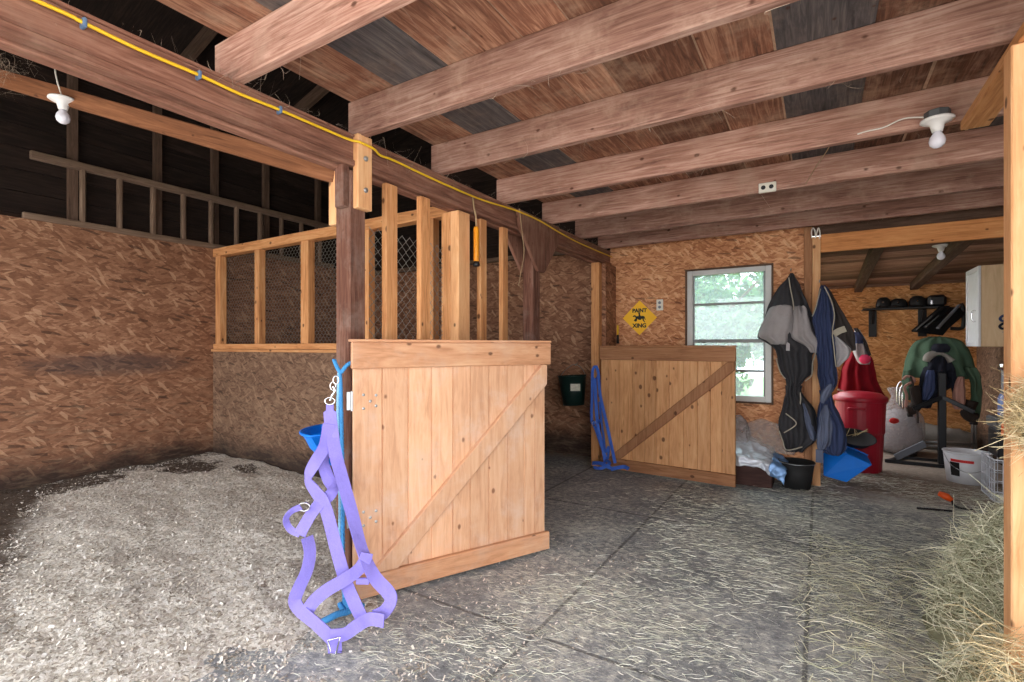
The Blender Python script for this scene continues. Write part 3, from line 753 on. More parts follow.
# ------------------------------------------------------------------ tack corner frame
one('door_post', 'fresh', 'pale post at the tack corner with blankets hanging by it', 'post', lambda b: b.box(-0.058, 0.008, 5.46, 5.56, 0, 2.335), bevel=0.004)
one('door_post', 'rail2', 'brown board at the end of the window wall behind the grey blanket', 'post', lambda b: b.box(-0.125, -0.06, 5.462, 5.499, 0, 2.45), bevel=0.004)
timber('header_board', 'hdr', 'orange header board over the opening to the tack corner', 'board', (0.009, 5.48, 2.265), (1.70, 5.48, 2.265), 0.04, 0.165)
S_('wall_header_upper', 'darkstud', lambda b: b.box(-0.30, 1.70, 5.562, 5.578, 2.36, 2.62))
for x, l in ((0.46, 'dark sloping rafter above the helmet shelf'), (1.075, 'dark sloping rafter above the saddle rack and maple cabinet')):
    timber('lean_to_rafter', 'darkstud', l, 'rafter', (x, 5.55, LZ(5.55) - 0.085), (x, 8.5, LZ(8.5) - 0.085), 0.09, 0.10, 'rafters over the tack corner')
# post and plate in front
one('bay_post', 'fresh', 'pale lumber post close by with hay against it', 'post', lambda b: b.box(0.568, 0.70, 2.39, 2.478, 0, 2.354), bevel=0.005)
one('ceiling_plate', 'stud', 'pale plank nailed flat under the joists above the hay post', 'board', lambda b: b.box(0.585, 0.69, -1.2, 3.22, 2.356, 2.399), bevel=0.003)

# ================================================================== ELECTRICS
yc = thing('power_cable', (-2.045, 2, 2.33), 'yellow cable clipped along the face of the long beam', 'cable')
cp = [on_x(px, py, -2.04) for px, py in ((35, 0), (84, 23), (140, 50), (199, 75), (240, 94), (280, 110), (352, 141))]
cp = [V((-2.04, -0.9, 2.33)), V((-2.04, -0.2, 2.345))] + cp[:-1] + [V((-2.04, 1.70, cp[-1].z)), V((-2.012, 1.765, cp[-1].z - 0.003)), V((-2.012, 1.865, cp[-1].z - 0.006)), V((-2.036, 1.93, cp[-1].z - .012))]
cp += [on_x(px, py, -2.04) for px, py in ((395, 161), (433, 179), (477, 198), (505, 207))] + [on_x(px, py, -2.006) for px, py in ((520, 212), (540, 221), (557, 231))] + [on_x(px, py, -2.035) for px, py in ((575, 241), (595, 250), (612, 257))]
part('cable', 'yellow', yc, lambda b: b.tube(spline(cp, 4), 0.0065, 6), smooth=True)
for px, py in ((84, 23), (199, 75), (280, 110)):
    p = on_x(px, py, -2.04)
    part('staple', 'staple', yc, lambda b: (b.box(-2.06, -2.028, p.y - 0.006, p.y + 0.006, p.z - 0.016, p.z + 0.016)), bevel=0.003)

def bulb_lamp(loc, label, box=True, cord=None, s=1.0, tilt=0):
    t = thing('porcelain_lamp', loc, label, 'lamp', 'bare bulb lamp holders')
    L = V(loc); dz = 0
    if box:
        part('junction_box', 'greybox', t, lambda b: b.lathe([(0.05, 0), (0.052, -0.005), (0.052, -0.036), (0.05, -0.038)], L, 8), bevel=0.003); dz = -0.038
    part('lamp_base', 'white', t, lambda b: b.lathe([(0.02, dz), (0.066, dz - 0.001), (0.068, dz - 0.008), (0.055, dz - 0.016), (0.03, dz - 0.026), (0.024, dz - 0.05), (0.021, dz - 0.062)], L, 24), smooth=True)
    part('bulb', 'bulb', t, lambda b: b.lathe([(0.015, dz - 0.0625), (0.018, dz - 0.07), (0.030, dz - 0.09), (0.0335, dz - 0.108), (0.029, dz - 0.126), (0.016, dz - 0.138), (0, dz - 0.142)], L, 20), smooth=True)
    if cord:
        part('wire', 'cablewhite', t, lambda b: b.tube(spline(cord, 5), 0.004, 5), smooth=True)
    return t
LJ = on_y(944, 111, 3.04)
bulb_lamp((0.487, 3.148, 2.447), 'white porcelain bulb holder on a grey box against the joist near the pale plank', True,
          [(0.44, 3.15, 2.43), (0.36, 3.17, 2.45), (0.28, 3.185, 2.43), (0.21, 3.195, 2.43), (0.17, 3.199, 2.425)])
LL = view_pt(63, 99, 2.83)
bulb_lamp(LL, 'dusty white bulb holder hanging below the sloping stall board', False,
          [LL, LL + V((0.03, -0.03, 0.06)), LL + V((0.02, -0.04, 0.14)), LL + V((0.0, -0.03, 0.2))])
TL = on_y(941, 245, 6.2)
bulb_lamp((TL.x, 6.2, 2.274), 'small white bulb holder under the tack corner roof boards', False)
# socket on the joist
so = thing('joist_socket', (-0.313, 3.94, 2.42), 'white double socket screwed to the side of a ceiling joist', 'socket')
part('socket_plate', 'plaster', so, lambda b: b.obox((-0.313, 3.935, 2.425), ((1, 0, 0), (0, 1, 0), (0, 0, 1)), (0.055, 0.012, 0.034)), bevel=0.004)
for dx in (-0.025, 0.025):
    part('receptacle', 'blackp', so, lambda b: b.lathe([(0.015, 0), (0.015, 0.003), (0, 0.0035)], (-0.313 + dx, 3.923, 2.425), 12, ((1, 0, 0), (0, 0, 1), (0, -1, 0))))
wo = thing('wall_socket', (-1.49, 5.48, 1.76), 'white double wall socket beside the yellow diamond sign', 'socket')
part('socket_plate', 'plaster', wo, lambda b: b.obox((-1.49, 5.494, 1.761), ((1, 0, 0), (0, 1, 0), (0, 0, 1)), (0.036, 0.005, 0.06)), bevel=0.004)
for dz in (-0.024, 0.024):
    part('receptacle', 'greyp', wo, lambda b: b.lathe([(0.016, 0), (0.016, 0.003), (0, 0.0035)], (-1.49, 5.489, 1.761 + dz), 12, ((1, 0, 0), (0, 0, 1), (0, -1, 0))))
one('loose_wire', 'twine', 'thin loose wire dangling between two joists', 'wire', lambda b: b.tube(spline([(0.05, 3.22, 2.405), (0.035, 3.40, 2.43), (-0.02, 3.6, 2.41), (-0.08, 3.9, 2.398)], 6), 0.003, 5), smooth=True)
one('loose_wire', 'twine', 'thin brown wire hanging down by the gusset plate', 'wire', lambda b: b.tube(spline([(-2.012, 3.37, 2.39), (-2.008, 3.40, 2.22), (-2.006, 3.43, 2.05), (-2.01, 3.39, 1.9), (-2.015, 3.36, 1.78)], 6), 0.0035, 5), smooth=True)

one('cable_loop', 'cablewhite', 'two small loops of white cable hanging by the top of the tack corner post', 'cable', lambda b: b.tube(spline([on_y(px, py, 5.445) for px, py in ((812, 238), (811.5, 232), (813, 228), (815, 231), (815.5, 238), (817, 232), (818.5, 228), (820, 233), (819.5, 239))], 5), 0.006, 6), smooth=True)
# ------------------------------------------------------------------ fly trap
ft = thing('fly_trap', (-2.01, 2.80, 1.86), 'orange speckled sticky fly trap tube hanging on a cord from the beam', 'fly trap')
part('tube_body', 'flyor', ft, lambda b: b.lathe([(0.0, 1.89), (0.018, 1.892), (0.019, 1.90), (0.019, 2.115), (0.016, 2.13), (0, 2.132)], (-2.02, 2.80, 0), 14), smooth=True)
part('end_cap', 'blackp', ft, lambda b: b.lathe([(0.0, 1.855), (0.022, 1.858), (0.026, 1.87), (0.02, 1.8905), (0, 1.891)], (-2.02, 2.80, 0), 12), smooth=True)
part('cord', 'twine', ft, lambda b: b.tube([(-2.02, 2.80, 2.13), (-2.022, 2.80, 2.2), (-2.04, 2.80, 2.27), (-2.05, 2.80, 2.345)], 0.006, 6), smooth=True)

# ================================================================== SIGN
sg = thing('diamond_sign', (-1.715, 5.48, 1.43), 'yellow diamond sign with a black horse and the words PAINT XING', 'sign')
sc_, hs = V((-1.715, 5.492, 1.627)), 0.195
def dia(h): return [(0, -h), (h, 0), (0, h), (-h, 0)]
part('sign_plate', 'signy', sg, lambda b: b.prism(dia(hs), sc_, (1, 0, 0), (0, 0, 1), (0, 0.006, 0)), bevel=0.002)
def words_part(txt, size, z, parent):
    cu = bpy.data.curves.new('txt', 'FONT'); cu.body = txt; cu.size = size; cu.extrude = 0.0008; cu.align_x = 'CENTER'; cu.offset = 0.0028
    to = bpy.data.objects.new('txt', cu); COL.objects.link(to)
    dg = bpy.context.evaluated_depsgraph_get(); me = bpy.data.meshes.new_from_object(to.evaluated_get(dg))
    bpy.data.objects.remove(to)
    me.transform(Matrix.Rotation(math.radians(90), 4, 'X')); me.transform(Matrix.Translation(V((0, -0.001, z)) + sc_ - V(WL[parent])))
    me.materials.clear(); me.materials.append(M['ink'])
    o = bpy.data.objects.new('lettering', me); COL.objects.link(o); o.parent = parent; WL[o] = WL[parent]
words_part('PAINT', 0.058, 0.062, sg); words_part('XING', 0.062, -0.108, sg)
horse = [(-0.078, 0.012), (-0.07, 0.02), (-0.052, 0.026), (-0.04, 0.012), (-0.012, 0.014), (-0.01, 0.034), (-0.016, 0.046), (-0.004, 0.056), (0.006, 0.046), (0.004, 0.032), (0.014, 0.012), (0.038, 0.014), (0.056, 0.006), (0.068, -0.03), (0.062, -0.032), (0.05, -0.008), (0.048, -0.03), (0.062, -0.058), (0.054, -0.06), (0.036, -0.034), (0.028, -0.014), (0.012, -0.03), (-0.012, -0.03), (-0.026, -0.014), (-0.042, -0.036), (-0.062, -0.03), (-0.066, -0.038), (-0.04, -0.05), (-0.03, -0.034), (-0.044, -0.008), (-0.054, 0.008), (-0.074, 0.004)]
part('horse_figure', 'ink', sg, lambda b: b.prism(horse, sc_ + V((0.002, -0.0022, 0.006)), (1, 0, 0), (0, 0, 1), (0, 0.002, 0)))
tl = thing('hand_tool', (-1.97, 5.48, 1.36), 'small yellow and black handled tool stuck by the wall corner', 'tool')
part('handle', 'yellow', tl, lambda b: b.tube([(-1.965, 5.485, 1.44), (-1.965, 5.485, 1.55)], 0.011, 8), smooth=True)
part('shank', 'blackp', tl, lambda b: b.tube([(-1.965, 5.485, 1.34), (-1.965, 5.485, 1.44)], [0.018, 0.013], 8), smooth=True)

# ================================================================== CLOTH AND TACK
def hang(b, levels, n=40, folds=5, amp=0.25, seed=0, sub=5, cap=True, drift=0.0):
    """a hanging bundle of cloth: levels (z, x left, x right, y middle, half depth) joined into one folded skin"""
    pl = spline([(l[1], l[2], l[0]) for l in levels], sub); pm = spline([(l[3], l[4], 0) for l in levels], sub)
    base = len(b.v); R_ = len(pl)
    for i in range(R_):
        xl, xr, z = pl[i]; yc, dy, _ = pm[i]; dy = max(dy, 0.008); hw = max((xr - xl) / 2, 0.006); mx = (xl + xr) / 2
        for k in range(n):
            a = 2 * math.pi * k / n; c, s_ = math.cos(a), math.sin(a)
            fx = c
            f = math.sin(c * math.pi * folds * 0.5 + seed + z * 2.0) * amp + mnoise.noise(V((c * 2.5 + seed, s_ * 1.3, z * 5))) * amp * 1.3 + mnoise.noise(V((c * 5.5 + seed, s_ * 2.5, z * 13 + c * 4))) * amp * 0.8
            jx = mnoise.noise(V((seed + 5, a, z * 9))) * 0.012
            b.v.append(V((mx + hw * fx + jx, yc + dy * (s_ + (f if abs(s_) > 0.12 else f * 0.2)), z + mnoise.noise(V((c * 3, seed, z * 3))) * 0.008)))
    for i in range(R_ - 1):
        for k in range(n):
            k2 = (k + 1) % n
            b.face([base + i * n + k, base + i * n + k2, base + (i + 1) * n + k2, base + (i + 1) * n + k], [(k / n, i * .05), (k2 / n, i * .05), (k2 / n, i * .05 + .05), (k / n, i * .05 + .05)], 0.5)
    if cap:
        b.face([base + k for k in range(n)][::-1], [(0, 0)] * n, 0.5)
        b.face([base + (R_ - 1) * n + k for k in range(n)], [(0, 0)] * n, 0.5)

def lv(rows, Y, dy, ox, oy, sc):
    """rows (v, u left, u right[, dy]) measured in an enlarged picture -> levels standing at depth Y"""
    out = []
    for r in rows:
        v, a, c = r[:3]; d = r[3] if len(r) > 3 else dy; y = Y + (r[4] if len(r) > 4 else 0)
        p0 = on_y(ox + a / sc, oy + v / sc, y); p1 = on_y(ox + c / sc, oy + v / sc, y)
        out.append((p0.z, p0.x, p1.x, y, d))
    return out
Z1 = (740, 260, 4.875); Z2 = (725, 380, 5.683)
def hook(name, x, y, z, label):
    t = thing(name, (x, y, z), label, 'hook')
    part('hook_bar', 'steel', t, lambda b: b.tube(spline([(x, y + 0.05, z + 0.02), (x, y + 0.01, z + 0.02), (x, y - 0.03, z - 0.005), (x, y - 0.045, z + 0.012)], 5), 0.005, 6), smooth=True)
    return t

b1 = thing('horse_blanket', (-0.25, 5.35, 0.3), 'charcoal horse blanket with grey patches bunched from a hook beside the window', 'horse blanket')
rows = [(66, 244, 258, .02, .08), (95, 222, 272, .035, .06), (130, 188, 292, .05, .04), (180, 160, 312, .06), (230, 134, 335), (300, 108, 362), (372, 84, 384), (392, 110, 378), (430, 165, 372, .08), (470, 178, 352), (540, 196, 356, .07), (585, 222, 312, .06), (625, 228, 285, .05), (650, 226, 292, .05)]
rows2 = [(30, 345, 438, .05), (65, 352, 436, .06), (110, 340, 470, .07), (160, 326, 505, .08), (230, 306, 524, .08), (300, 312, 520, .08), (345, 325, 500, .08), (380, 338, 455, .06), (402, 350, 440, .04)]
part('blanket_body', 'blk', b1, lambda b: hang(b, lv(rows, 5.37, .09, *Z1) + lv(rows2, 5.37, .08, *Z2), 56, 7, 0.34, 1.3), smooth=True)
part('grey_panel', 'gry', b1, lambda b: hang(b, lv([(222, 185, 238, .06), (236, 140, 262, .075), (300, 112, 262), (365, 88, 258), (392, 128, 250), (412, 150, 235, .07)], 5.315, .088, *Z1), 44, 4, 0.16, 4.2), smooth=True, label='pale grey patch')
part('grey_panel', 'gry', b1, lambda b: hang(b, lv([(226, 268, 312, .06), (250, 262, 330), (320, 258, 345), (380, 250, 372), (420, 320, 388, .06), (452, 345, 380, .04)], 5.315, .088, *Z1), 44, 4, 0.16, 2.2), smooth=True, label='pale grey patch')
part('grey_panel', 'slate', b1, lambda b: hang(b, lv([(130, 440, 455, .03), (180, 440, 482, .05), (240, 450, 500, .06), (300, 472, 515, .06), (340, 490, 516, .04)], 5.33, .06, *Z2), 30, 3, 0.2, 3.2), smooth=True)
def piping(pts, Y, z, r=0.0055):
    return lambda b: b.tube(spline([on_y(z[0] + u / z[2], z[1] + v / z[2], Y) for u, v in pts], 5), r, 6)
for pts, zz, Y in (([(238, 85), (246, 140), (258, 200), (262, 245)], Z1, 5.30), ([(176, 480), (196, 545), (222, 580)], Z1, 5.30), ([(385, 400), (372, 445), (354, 500), (350, 560), (318, 590)], Z1, 5.30),
                   ([(308, 290), (330, 350), (352, 398), (440, 380)], Z2, 5.28), ([(345, 190), (400, 235), (395, 262), (335, 300)], Z2, 5.27), ([(428, 70), (430, 110), (424, 150)], Z2, 5.29)):
    part('trim_binding', 'trim', b1, piping(pts, Y, zz), smooth=True)
part('belly_strap', 'ltgry', b1, lambda b: b.ribbon([on_y(740 + u / 4.875, 260 + v / 4.875, 5.265) for u, v in ((236, 385), (234, 412), (233, 442))], 0.03, (0, -1, 0)))
hook('blanket_hook', -0.232, 5.45, 2.03, 'steel wall hook above the charcoal horse blanket')
hook('blanket_hook', 0.0, 5.42, 1.90, 'steel hook on the pale post above the navy blanket')

b2 = thing('horse_blanket', (0.04, 5.32, 0.35), 'navy horse blanket with grey lining hanging on the pale tack corner post', 'horse blanket')
rows = [(125, 396, 414, .02, .03), (160, 385, 434, .04), (210, 372, 450, .06), (280, 352, 462, .07), (350, 366, 458), (450, 372, 468), (550, 378, 472), (590, 384, 474), (640, 392, 452, .05)]
rows2 = [(60, 535, 604, .05), (105, 540, 610, .06), (150, 532, 628, .08), (230, 526, 672, .09), (310, 522, 692, .09), (370, 528, 686, .08), (410, 560, 664, .05), (424, 600, 650, .03)]
part('blanket_body', 'navy', b2, lambda b: hang(b, lv(rows, 5.33, .08, *Z1) + lv(rows2, 5.33, .09, *Z2), 56, 8, 0.32, 7.1), smooth=True)
part('lining_panel', 'slate', b2, lambda b: hang(b, lv([(140, 560, 585, .03), (200, 535, 604, .06), (280, 522, 606), (350, 520, 596), (388, 526, 570, .04)], 5.25, .075, *Z2), 40, 6, 0.3, 5.5), smooth=True, label='slate grey lining')
part('lining_panel', 'slate', b2, lambda b: hang(b, lv([(20, 590, 612, .03), (50, 560, 616, .04), (90, 545, 600, .05), (130, 545, 565, .03)], 5.28, .045, *Z2), 24, 3, 0.2, 1.5), smooth=True)
part('dark_flap', 'olive', b2, lambda b: hang(b, lv([(140, 418, 432, .03), (190, 440, 462, .04), (260, 455, 500), (330, 455, 545), (390, 462, 560), (425, 520, 566, .04), (442, 545, 564, .02)], 5.38, .055, *Z1), 40, 4, 0.25, 8.2), smooth=True, label='brown black flap')
part('light_panel', 'ltgry', b2, lambda b: hang(b, lv([(365, 446, 462, .03), (390, 452, 492, .04), (430, 460, 536), (470, 462, 532, .05), (500, 464, 505, .04), (522, 466, 482, .02)], 5.36, .05, *Z1), 36, 4, 0.2, 2.9), smooth=True, label='light grey panel')
part('tan_patch', 'trim', b2, lambda b: b.ribbon([on_y(740 + u / 4.875, 260 + v / 4.875, 5.305) for u, v in ((455, 362), (485, 345), (515, 335))], 0.055, (0, -1, 0.1)))
for pts in ([(412, 130), (445, 200), (460, 270), (450, 350), (458, 430), (468, 520)], [(392, 140), (370, 230), (352, 275)]):
    part('trim_binding', 'trim', b2, piping(pts, 5.28, Z1), smooth=True)
part('hem_band', 'slate', b2, lambda b: b.ribbon([on_y(725 + u / 5.683, 380 + v / 5.683, 5.29) for u, v in ((536, 395), (536, 430), (535, 470))], 0.055, (0, -1, 0)))

# red cloth and patterned bag behind the bin
Z3 = (720, 260, 2.844)
rc = thing('red_horse_sheet', (0.5, 6.95, 0.8), 'dark red cloth hanging behind the red bin', 'horse sheet')
part('cloth', 'maroon', rc, lambda b: hang(b, lv([(262, 372, 392, .03), (275, 362, 430, .05), (310, 345, 440), (350, 338, 452), (375, 334, 466), (392, 345, 474), (402, 380, 474, .05), (425, 390, 462, .04)], 6.95, .09, *Z3), 48, 7, 0.35, 3.3), smooth=True)
part('edge_band', 'trim', rc, lambda b: b.tube(spline([on_y(720 + u / 2.844, 260 + v / 2.844, 6.86) for u, v in ((335, 368), (360, 378), (385, 382), (400, 384))], 4), 0.012, 6), smooth=True)
pb = thing('patterned_bag', (0.5, 6.85, 1.2), 'small bag patterned in white, black and pink above the red cloth', 'bag')
part('bag_body', 'ltgry', pb, lambda b: hang(b, lv([(198, 384, 398, .02), (225, 380, 414, .04), (262, 378, 425, .06), (285, 388, 427, .05), (297, 400, 424, .03)], 6.8, .05, *Z3), 30, 4, 0.25, 6.6), smooth=True)
part('dark_band', 'blk', pb, lambda b: hang(b, lv([(194, 380, 392, .02), (225, 400, 412, .03), (255, 414, 424, .03), (272, 420, 430, .02)], 6.755, .03, *Z3), 20, 3, 0.2, 6.6), smooth=True)
part('dark_band', 'navy', pb, lambda b: hang(b, lv([(205, 380, 400, .02), (220, 384, 410, .03), (238, 382, 405, .02)], 6.745, .025, *Z3), 20, 3, 0.2, 6.6), smooth=True)
part('pink_patch', 'pink', pb, lambda b: b.lathe([(0.0, 0.03), (0.03, 0.025), (0.052, 0.01), (0.055, -0.02), (0, -0.03)], on_y(865, 359, 6.74), 16, ((1, 0, 0), (0, 0, 1), (0, -1, 0))), smooth=True)

# red bin
TC = on_y(858.5, 400, 6.42); tx, ty = 0.365, 6.42
tb = thing('red_bin', (tx, ty, 0), 'tall red plastic bin with domed lid behind the blue trough', 'bin')
part('bin_body', 'redp', tb, lambda b: b.lathe([(0.0, 0.0), (0.195, 0), (0.205, 0.03), (0.222, 0.35), (0.224, 0.4), (0.234, 0.41), (0.238, 0.62), (0.243, 0.73), (0.25, 0.745), (0.0, 0.745)], (tx, ty, 0), 36, warp=lambda a, z: 0.92), smooth=False, bevel=0.006)
part('lid', 'redp', tb, lambda b: b.lathe([(0.256, 0.73), (0.262, 0.735), (0.262, 0.77), (0.25, 0.785), (0.23, 0.79), (0.2, 0.815), (0.1, 0.83), (0.0, 0.832)], (tx, ty, 0), 36, warp=lambda a, z: 0.92), smooth=True)
part('handle', 'redp', tb, lambda b: b.tube(spline([(tx - 0.10, ty - 0.195, 0.665), (tx - 0.10, ty - 0.235, 0.668), (tx + 0.02, ty - 0.248, 0.668), (tx + 0.02, ty - 0.215, 0.665)], 5), 0.012, 8), smooth=True)

# corner feeders: a quarter round trough
def feeder(t, o, ux, uy, uz, R, H, lip):
    """two flat backs at right angles and a round front, tapering to the base"""
    o, ux, uy, uz = V(o), V(ux).normalized(), V(uy).normalized(), V(uz).normalized()
    def sect(r, z, k=0.0):
        pts = [V((k, k))] + [V((k + r * math.cos(a), k + r * math.sin(a))) for a in [math.pi / 2 * i / 12 for i in range(13)]]
        return [o + ux * p.x + uy * p.y + uz * z for p in pts]
    b = MB(); rings = [sect(R * 0.55, 0), sect(R * 0.8, H * 0.5), sect(R, H), sect(R - 0.016, H, 0.008), sect(R * 0.78, H * 0.5, 0.008), sect(R * 0.52, 0.012, 0.008)]
    n = 14
    for r in rings: b.v += r
    for i in range(5):
        for k in range(n):
            k2 = (k + 1) % n; b.face([i * n + k, i * n + k2, (i + 1) * n + k2, (i + 1) * n + k], [(0, 0)] * 4, 0.5)
    b.face(list(range(n))[::-1], [(0, 0)] * n, .5); b.face([5 * n + k for k in range(n)], [(0, 0)] * n, .5)
    b.build('trough', 'bluep', t)
    rim = sect(R + 0.006, H, -0.004)
    part('rim', 'bluep', t, lambda b: b.tube(rim, lip, 8, closed=True), smooth=True)
f1 = thing('corner_feeder', (-2.3, 1.9, 0.66), 'small blue corner trough hung behind the dark post, half hidden by lavender straps', 'feed trough')
c0 = V((-2.178, 1.855, 0.68))
feeder(f1, c0, V((-1, 0.0, 0)), V((0, -1, 0.0)), V((0.0, 0.0, 1)), 0.255, 0.17, 0.008)
f2 = thing('corner_feeder', (0.2, 5.75, 0), 'bright blue plastic trough tipped over on the floor before the red bin', 'feed trough')
tp = [on_y(725 + u / 5.683, 380 + v / 5.683, 5.74 - 0.03 * k) for k, (u, v) in enumerate(((556, 412), (690, 418), (838, 482), (690, 583), (558, 545)))]
def tub(b):
    cen = sum(tp, V()) / 5
    bk = [cen.lerp(p, 0.78) + V((0.03, 0.26, 0.05)) for p in tp]; inn = [cen.lerp(p, 0.70) + V((0.03, 0.255, 0.05)) for p in tp]; fi = [cen.lerp(p, 0.9) + V((0, 0.02, 0)) for p in tp]
    b.v += tp + bk + inn + fi
    for o0, o1 in ((0, 5), (5, 10), (10, 15)):
        for k in range(5):
            k2 = (k + 1) % 5; b.face([o0 + k, o0 + k2, o1 + k2, o1 + k], [(0, 0)] * 4, .5)
    b.face([0, 1, 2, 3, 4], [(0, 0)] * 5, .5); b.face([15, 16, 17, 18, 19], [(0, 0)] * 5, .5)
part('trough', 'bluep', f2, tub, bevel=0.012)
tc_ = sum(tp, V()) / 5
part('rim', 'bluep', f2, lambda b: b.tube([tc_.lerp(p, 0.79) + V((0.03, 0.265, 0.05)) for p in tp], 0.010, 8, closed=True), smooth=True)
# black pan on it
bp = thing('feed_pan', (0.24, 5.95, 0.3), 'black rubber pan lying tilted on the blue trough', 'pan')
pa = V((0.30, 5.98, 0.40)); az = V((0.12, -0.35, 1)).normalized(); ax_ = V((1, 0, -0.12)).normalized(); ay_ = az.cross(ax_)
part('pan_body', 'blackr', bp, lambda b: b.lathe([(0, 0), (0.12, 0), (0.165, 0.06), (0.175, 0.062), (0.165, 0.052), (0.118, 0.010), (0, 0.01)], pa - az * 0.05, 28, (ax_, ay_, az)), smooth=True)
part('hay_wisp', 'straw', bp, lambda b: [b.tube([pa + V((RND.uniform(-.12, .05), RND.uniform(-.1, .1), 0.02)), pa + V((RND.uniform(-.05, .14), RND.uniform(-.1, .1), 0.09))], 0.003, 4) for _ in range(7)])['kind'] = 'stuff'

def bucket(name, loc, r0, r1, h, mat, label, bail, n=30, tiltf=None, rim=0.006, axes=((1, 0, 0), (0, 1, 0), (0, 0, 1)), fill=0.02):
    t = thing(name, loc, label, 'bucket'); A = [V(a) for a in axes]; L = V(loc)
    part('bucket_body', mat, t, lambda b: b.lathe([(0, 0), (r0, 0), (r1, h), (r1 - 0.005, h), (r0 - 0.004, 0.008), (0, 0.008)], L, n, A), smooth=False)
    part('rim', mat, t, lambda b: b.tube([L + A[0] * ((r1 + 0.002) * math.cos(a)) + A[1] * ((r1 + 0.002) * math.sin(a)) + A[2] * (h - rim) for a in [2 * math.pi * k / n for k in range(n)]], rim, 6, closed=True), smooth=True)
    if bail: part('bail_handle', 'steel', t, lambda b: b.tube(spline([L + A[0] * p[0] + A[1] * p[1] + A[2] * p[2] for p in bail], 6), 0.0035, 6), smooth=True)
    for o in t.children:
        if o.name.startswith('bucket_body'):
            for p in o.data.polygons: p.use_smooth = len(p.vertices) == 4
    return t
bucket('black_bucket', (-0.185, 5.315, 0), 0.115, 0.148, 0.245, 'blackr', 'low black rubber bucket on the floor below the charcoal blanket', [(-0.15, 0, 0.225), (-0.13, -0.1, 0.24), (0, -0.155, 0.235), (0.13, -0.1, 0.24), (0.15, 0, 0.225)])
gb = bucket('green_bucket', (-2.44, 5.32, 0.625), 0.122, 0.162, 0.345, 'dgreen', 'dark green bucket hanging on the back wall of the second stall', [(-0.165, 0, 0.32), (-0.12, 0.06, 0.40), (-0.04, 0.13, 0.465), (0.06, 0.1, 0.44), (0.14, 0.04, 0.37), (0.165, 0, 0.32)], axes=((1, 0, 0.06), (0, 1, 0), (-0.06, 0, 1)))
part('sticker', 'label', gb, lambda b: [b.v.extend([V((-2.44 + 0.152 * math.sin(a) - .01, 5.32 - 0.152 * math.cos(a), z)) for a in (0.25, 0.45, 0.65, 0.85, 1.0) for z in (0.80, 0.88)]), [b.face([2 * i, 2 * i + 2, 2 * i + 3, 2 * i + 1], [(0, 0)] * 4, .5) for i in range(4)]], solid=0.003)
hook('bucket_hook', -2.47, 5.47, 1.085, 'small steel hook holding the dark green bucket')
wb = bucket('white_bucket', (1.21, 6.40, 0), 0.150, 0.178, 0.295, 'offw', 'white plastic bucket with a red and black label by the saddle stand', [(-0.178, -0.03, 0.27), (-0.135, -0.14, 0.17), (-0.02, -0.185, 0.12), (0.1, -0.168, 0.17), (0.178, -0.03, 0.27)])
def curved(b, c, r, a0, a1, z0, z1, k=6):
    for i in range(k + 1):
        a = a0 + (a1 - a0) * i / k
        for z in (z0, z1):
            rr = r + 0.03 * z / 0.295
            b.v.append(V((c[0] + rr * math.sin(a), c[1] - rr * math.cos(a), z)))
    for i in range(k): b.face([2 * i, 2 * i + 2, 2 * i + 3, 2 * i + 1], [(0, 0)] * 4, .5)
part('label_patch', 'ink', wb, lambda b: curved(b, (1.21, 6.40), 0.153, -0.95, -0.5, 0.07, 0.2), solid=0.003)
part('label_stripe', 'redl', wb, lambda b: curved(b, (1.21, 6.40), 0.153, -0.9, 0.1, 0.205, 0.23), solid=0.003)

# brown box, foil and bags beneath the window
one('wooden_box', 'brownbox', 'dark brown box on the floor beside the black bucket under foil', 'box', lambda b: (b.box(-0.80, -0.37, 5.12, 5.44, 0, 0.235)), bevel=0.01)
def sheet(b, fn, nu, nv):
    base = len(b.v)
    for i in range(nu + 1):
        for j in range(nv + 1): b.v.append(fn(i / nu, j / nv))
    for i in range(nu):
        for j in range(nv):
            a = base + i * (nv + 1) + j
            b.face([a, a + nv + 1, a + nv + 2, a + 1], [(i / nu, j / nv), ((i + 1) / nu, j / nv), ((i + 1) / nu, (j + 1) / nv), (i / nu, (j + 1) / nv)], .5)
def crump(p, s, k, seed=0): return V((mnoise.noise(p * k + V((seed, 0, 0))), mnoise.noise(p * k + V((0, seed + 9, 0))), mnoise.noise(p * k + V((3, 0, seed))))) * s
fo = thing('foil_sheet', (-0.55, 5.2, 0.24), 'crumpled silver foil bag with blue end spread over the brown box', 'foil bag')
def foilf(u, v):
    x = -0.86 + 0.60 * u; t = v
    if t < 0.3: y, z = 5.10 - 0.02 * (1 - t / 0.3), 0.235 - (0.3 - t) * 0.28 * (0.5 + 0.9 * u) + 0.03
    else: y, z = 5.10 + (t - 0.3) / 0.7 * 0.36, 0.265 + (t - 0.3) * 0.30 * (1.1 - u)
    if u > 0.75: z -= (u - 0.75) * 0.32
    p = V((x, y, z)); return p + crump(p, 0.032, 9) + crump(p, 0.014, 26)
part('foil_body', 'foil', fo, lambda b: sheet(b, lambda u, v: foilf(u * 0.8, v), 40, 30), smooth=True, solid=0.004)
part('blue_end', 'tarp', fo, lambda b: sheet(b, lambda u, v: foilf(0.8 + u * 0.2, v), 12, 30), smooth=True, solid=0.004)
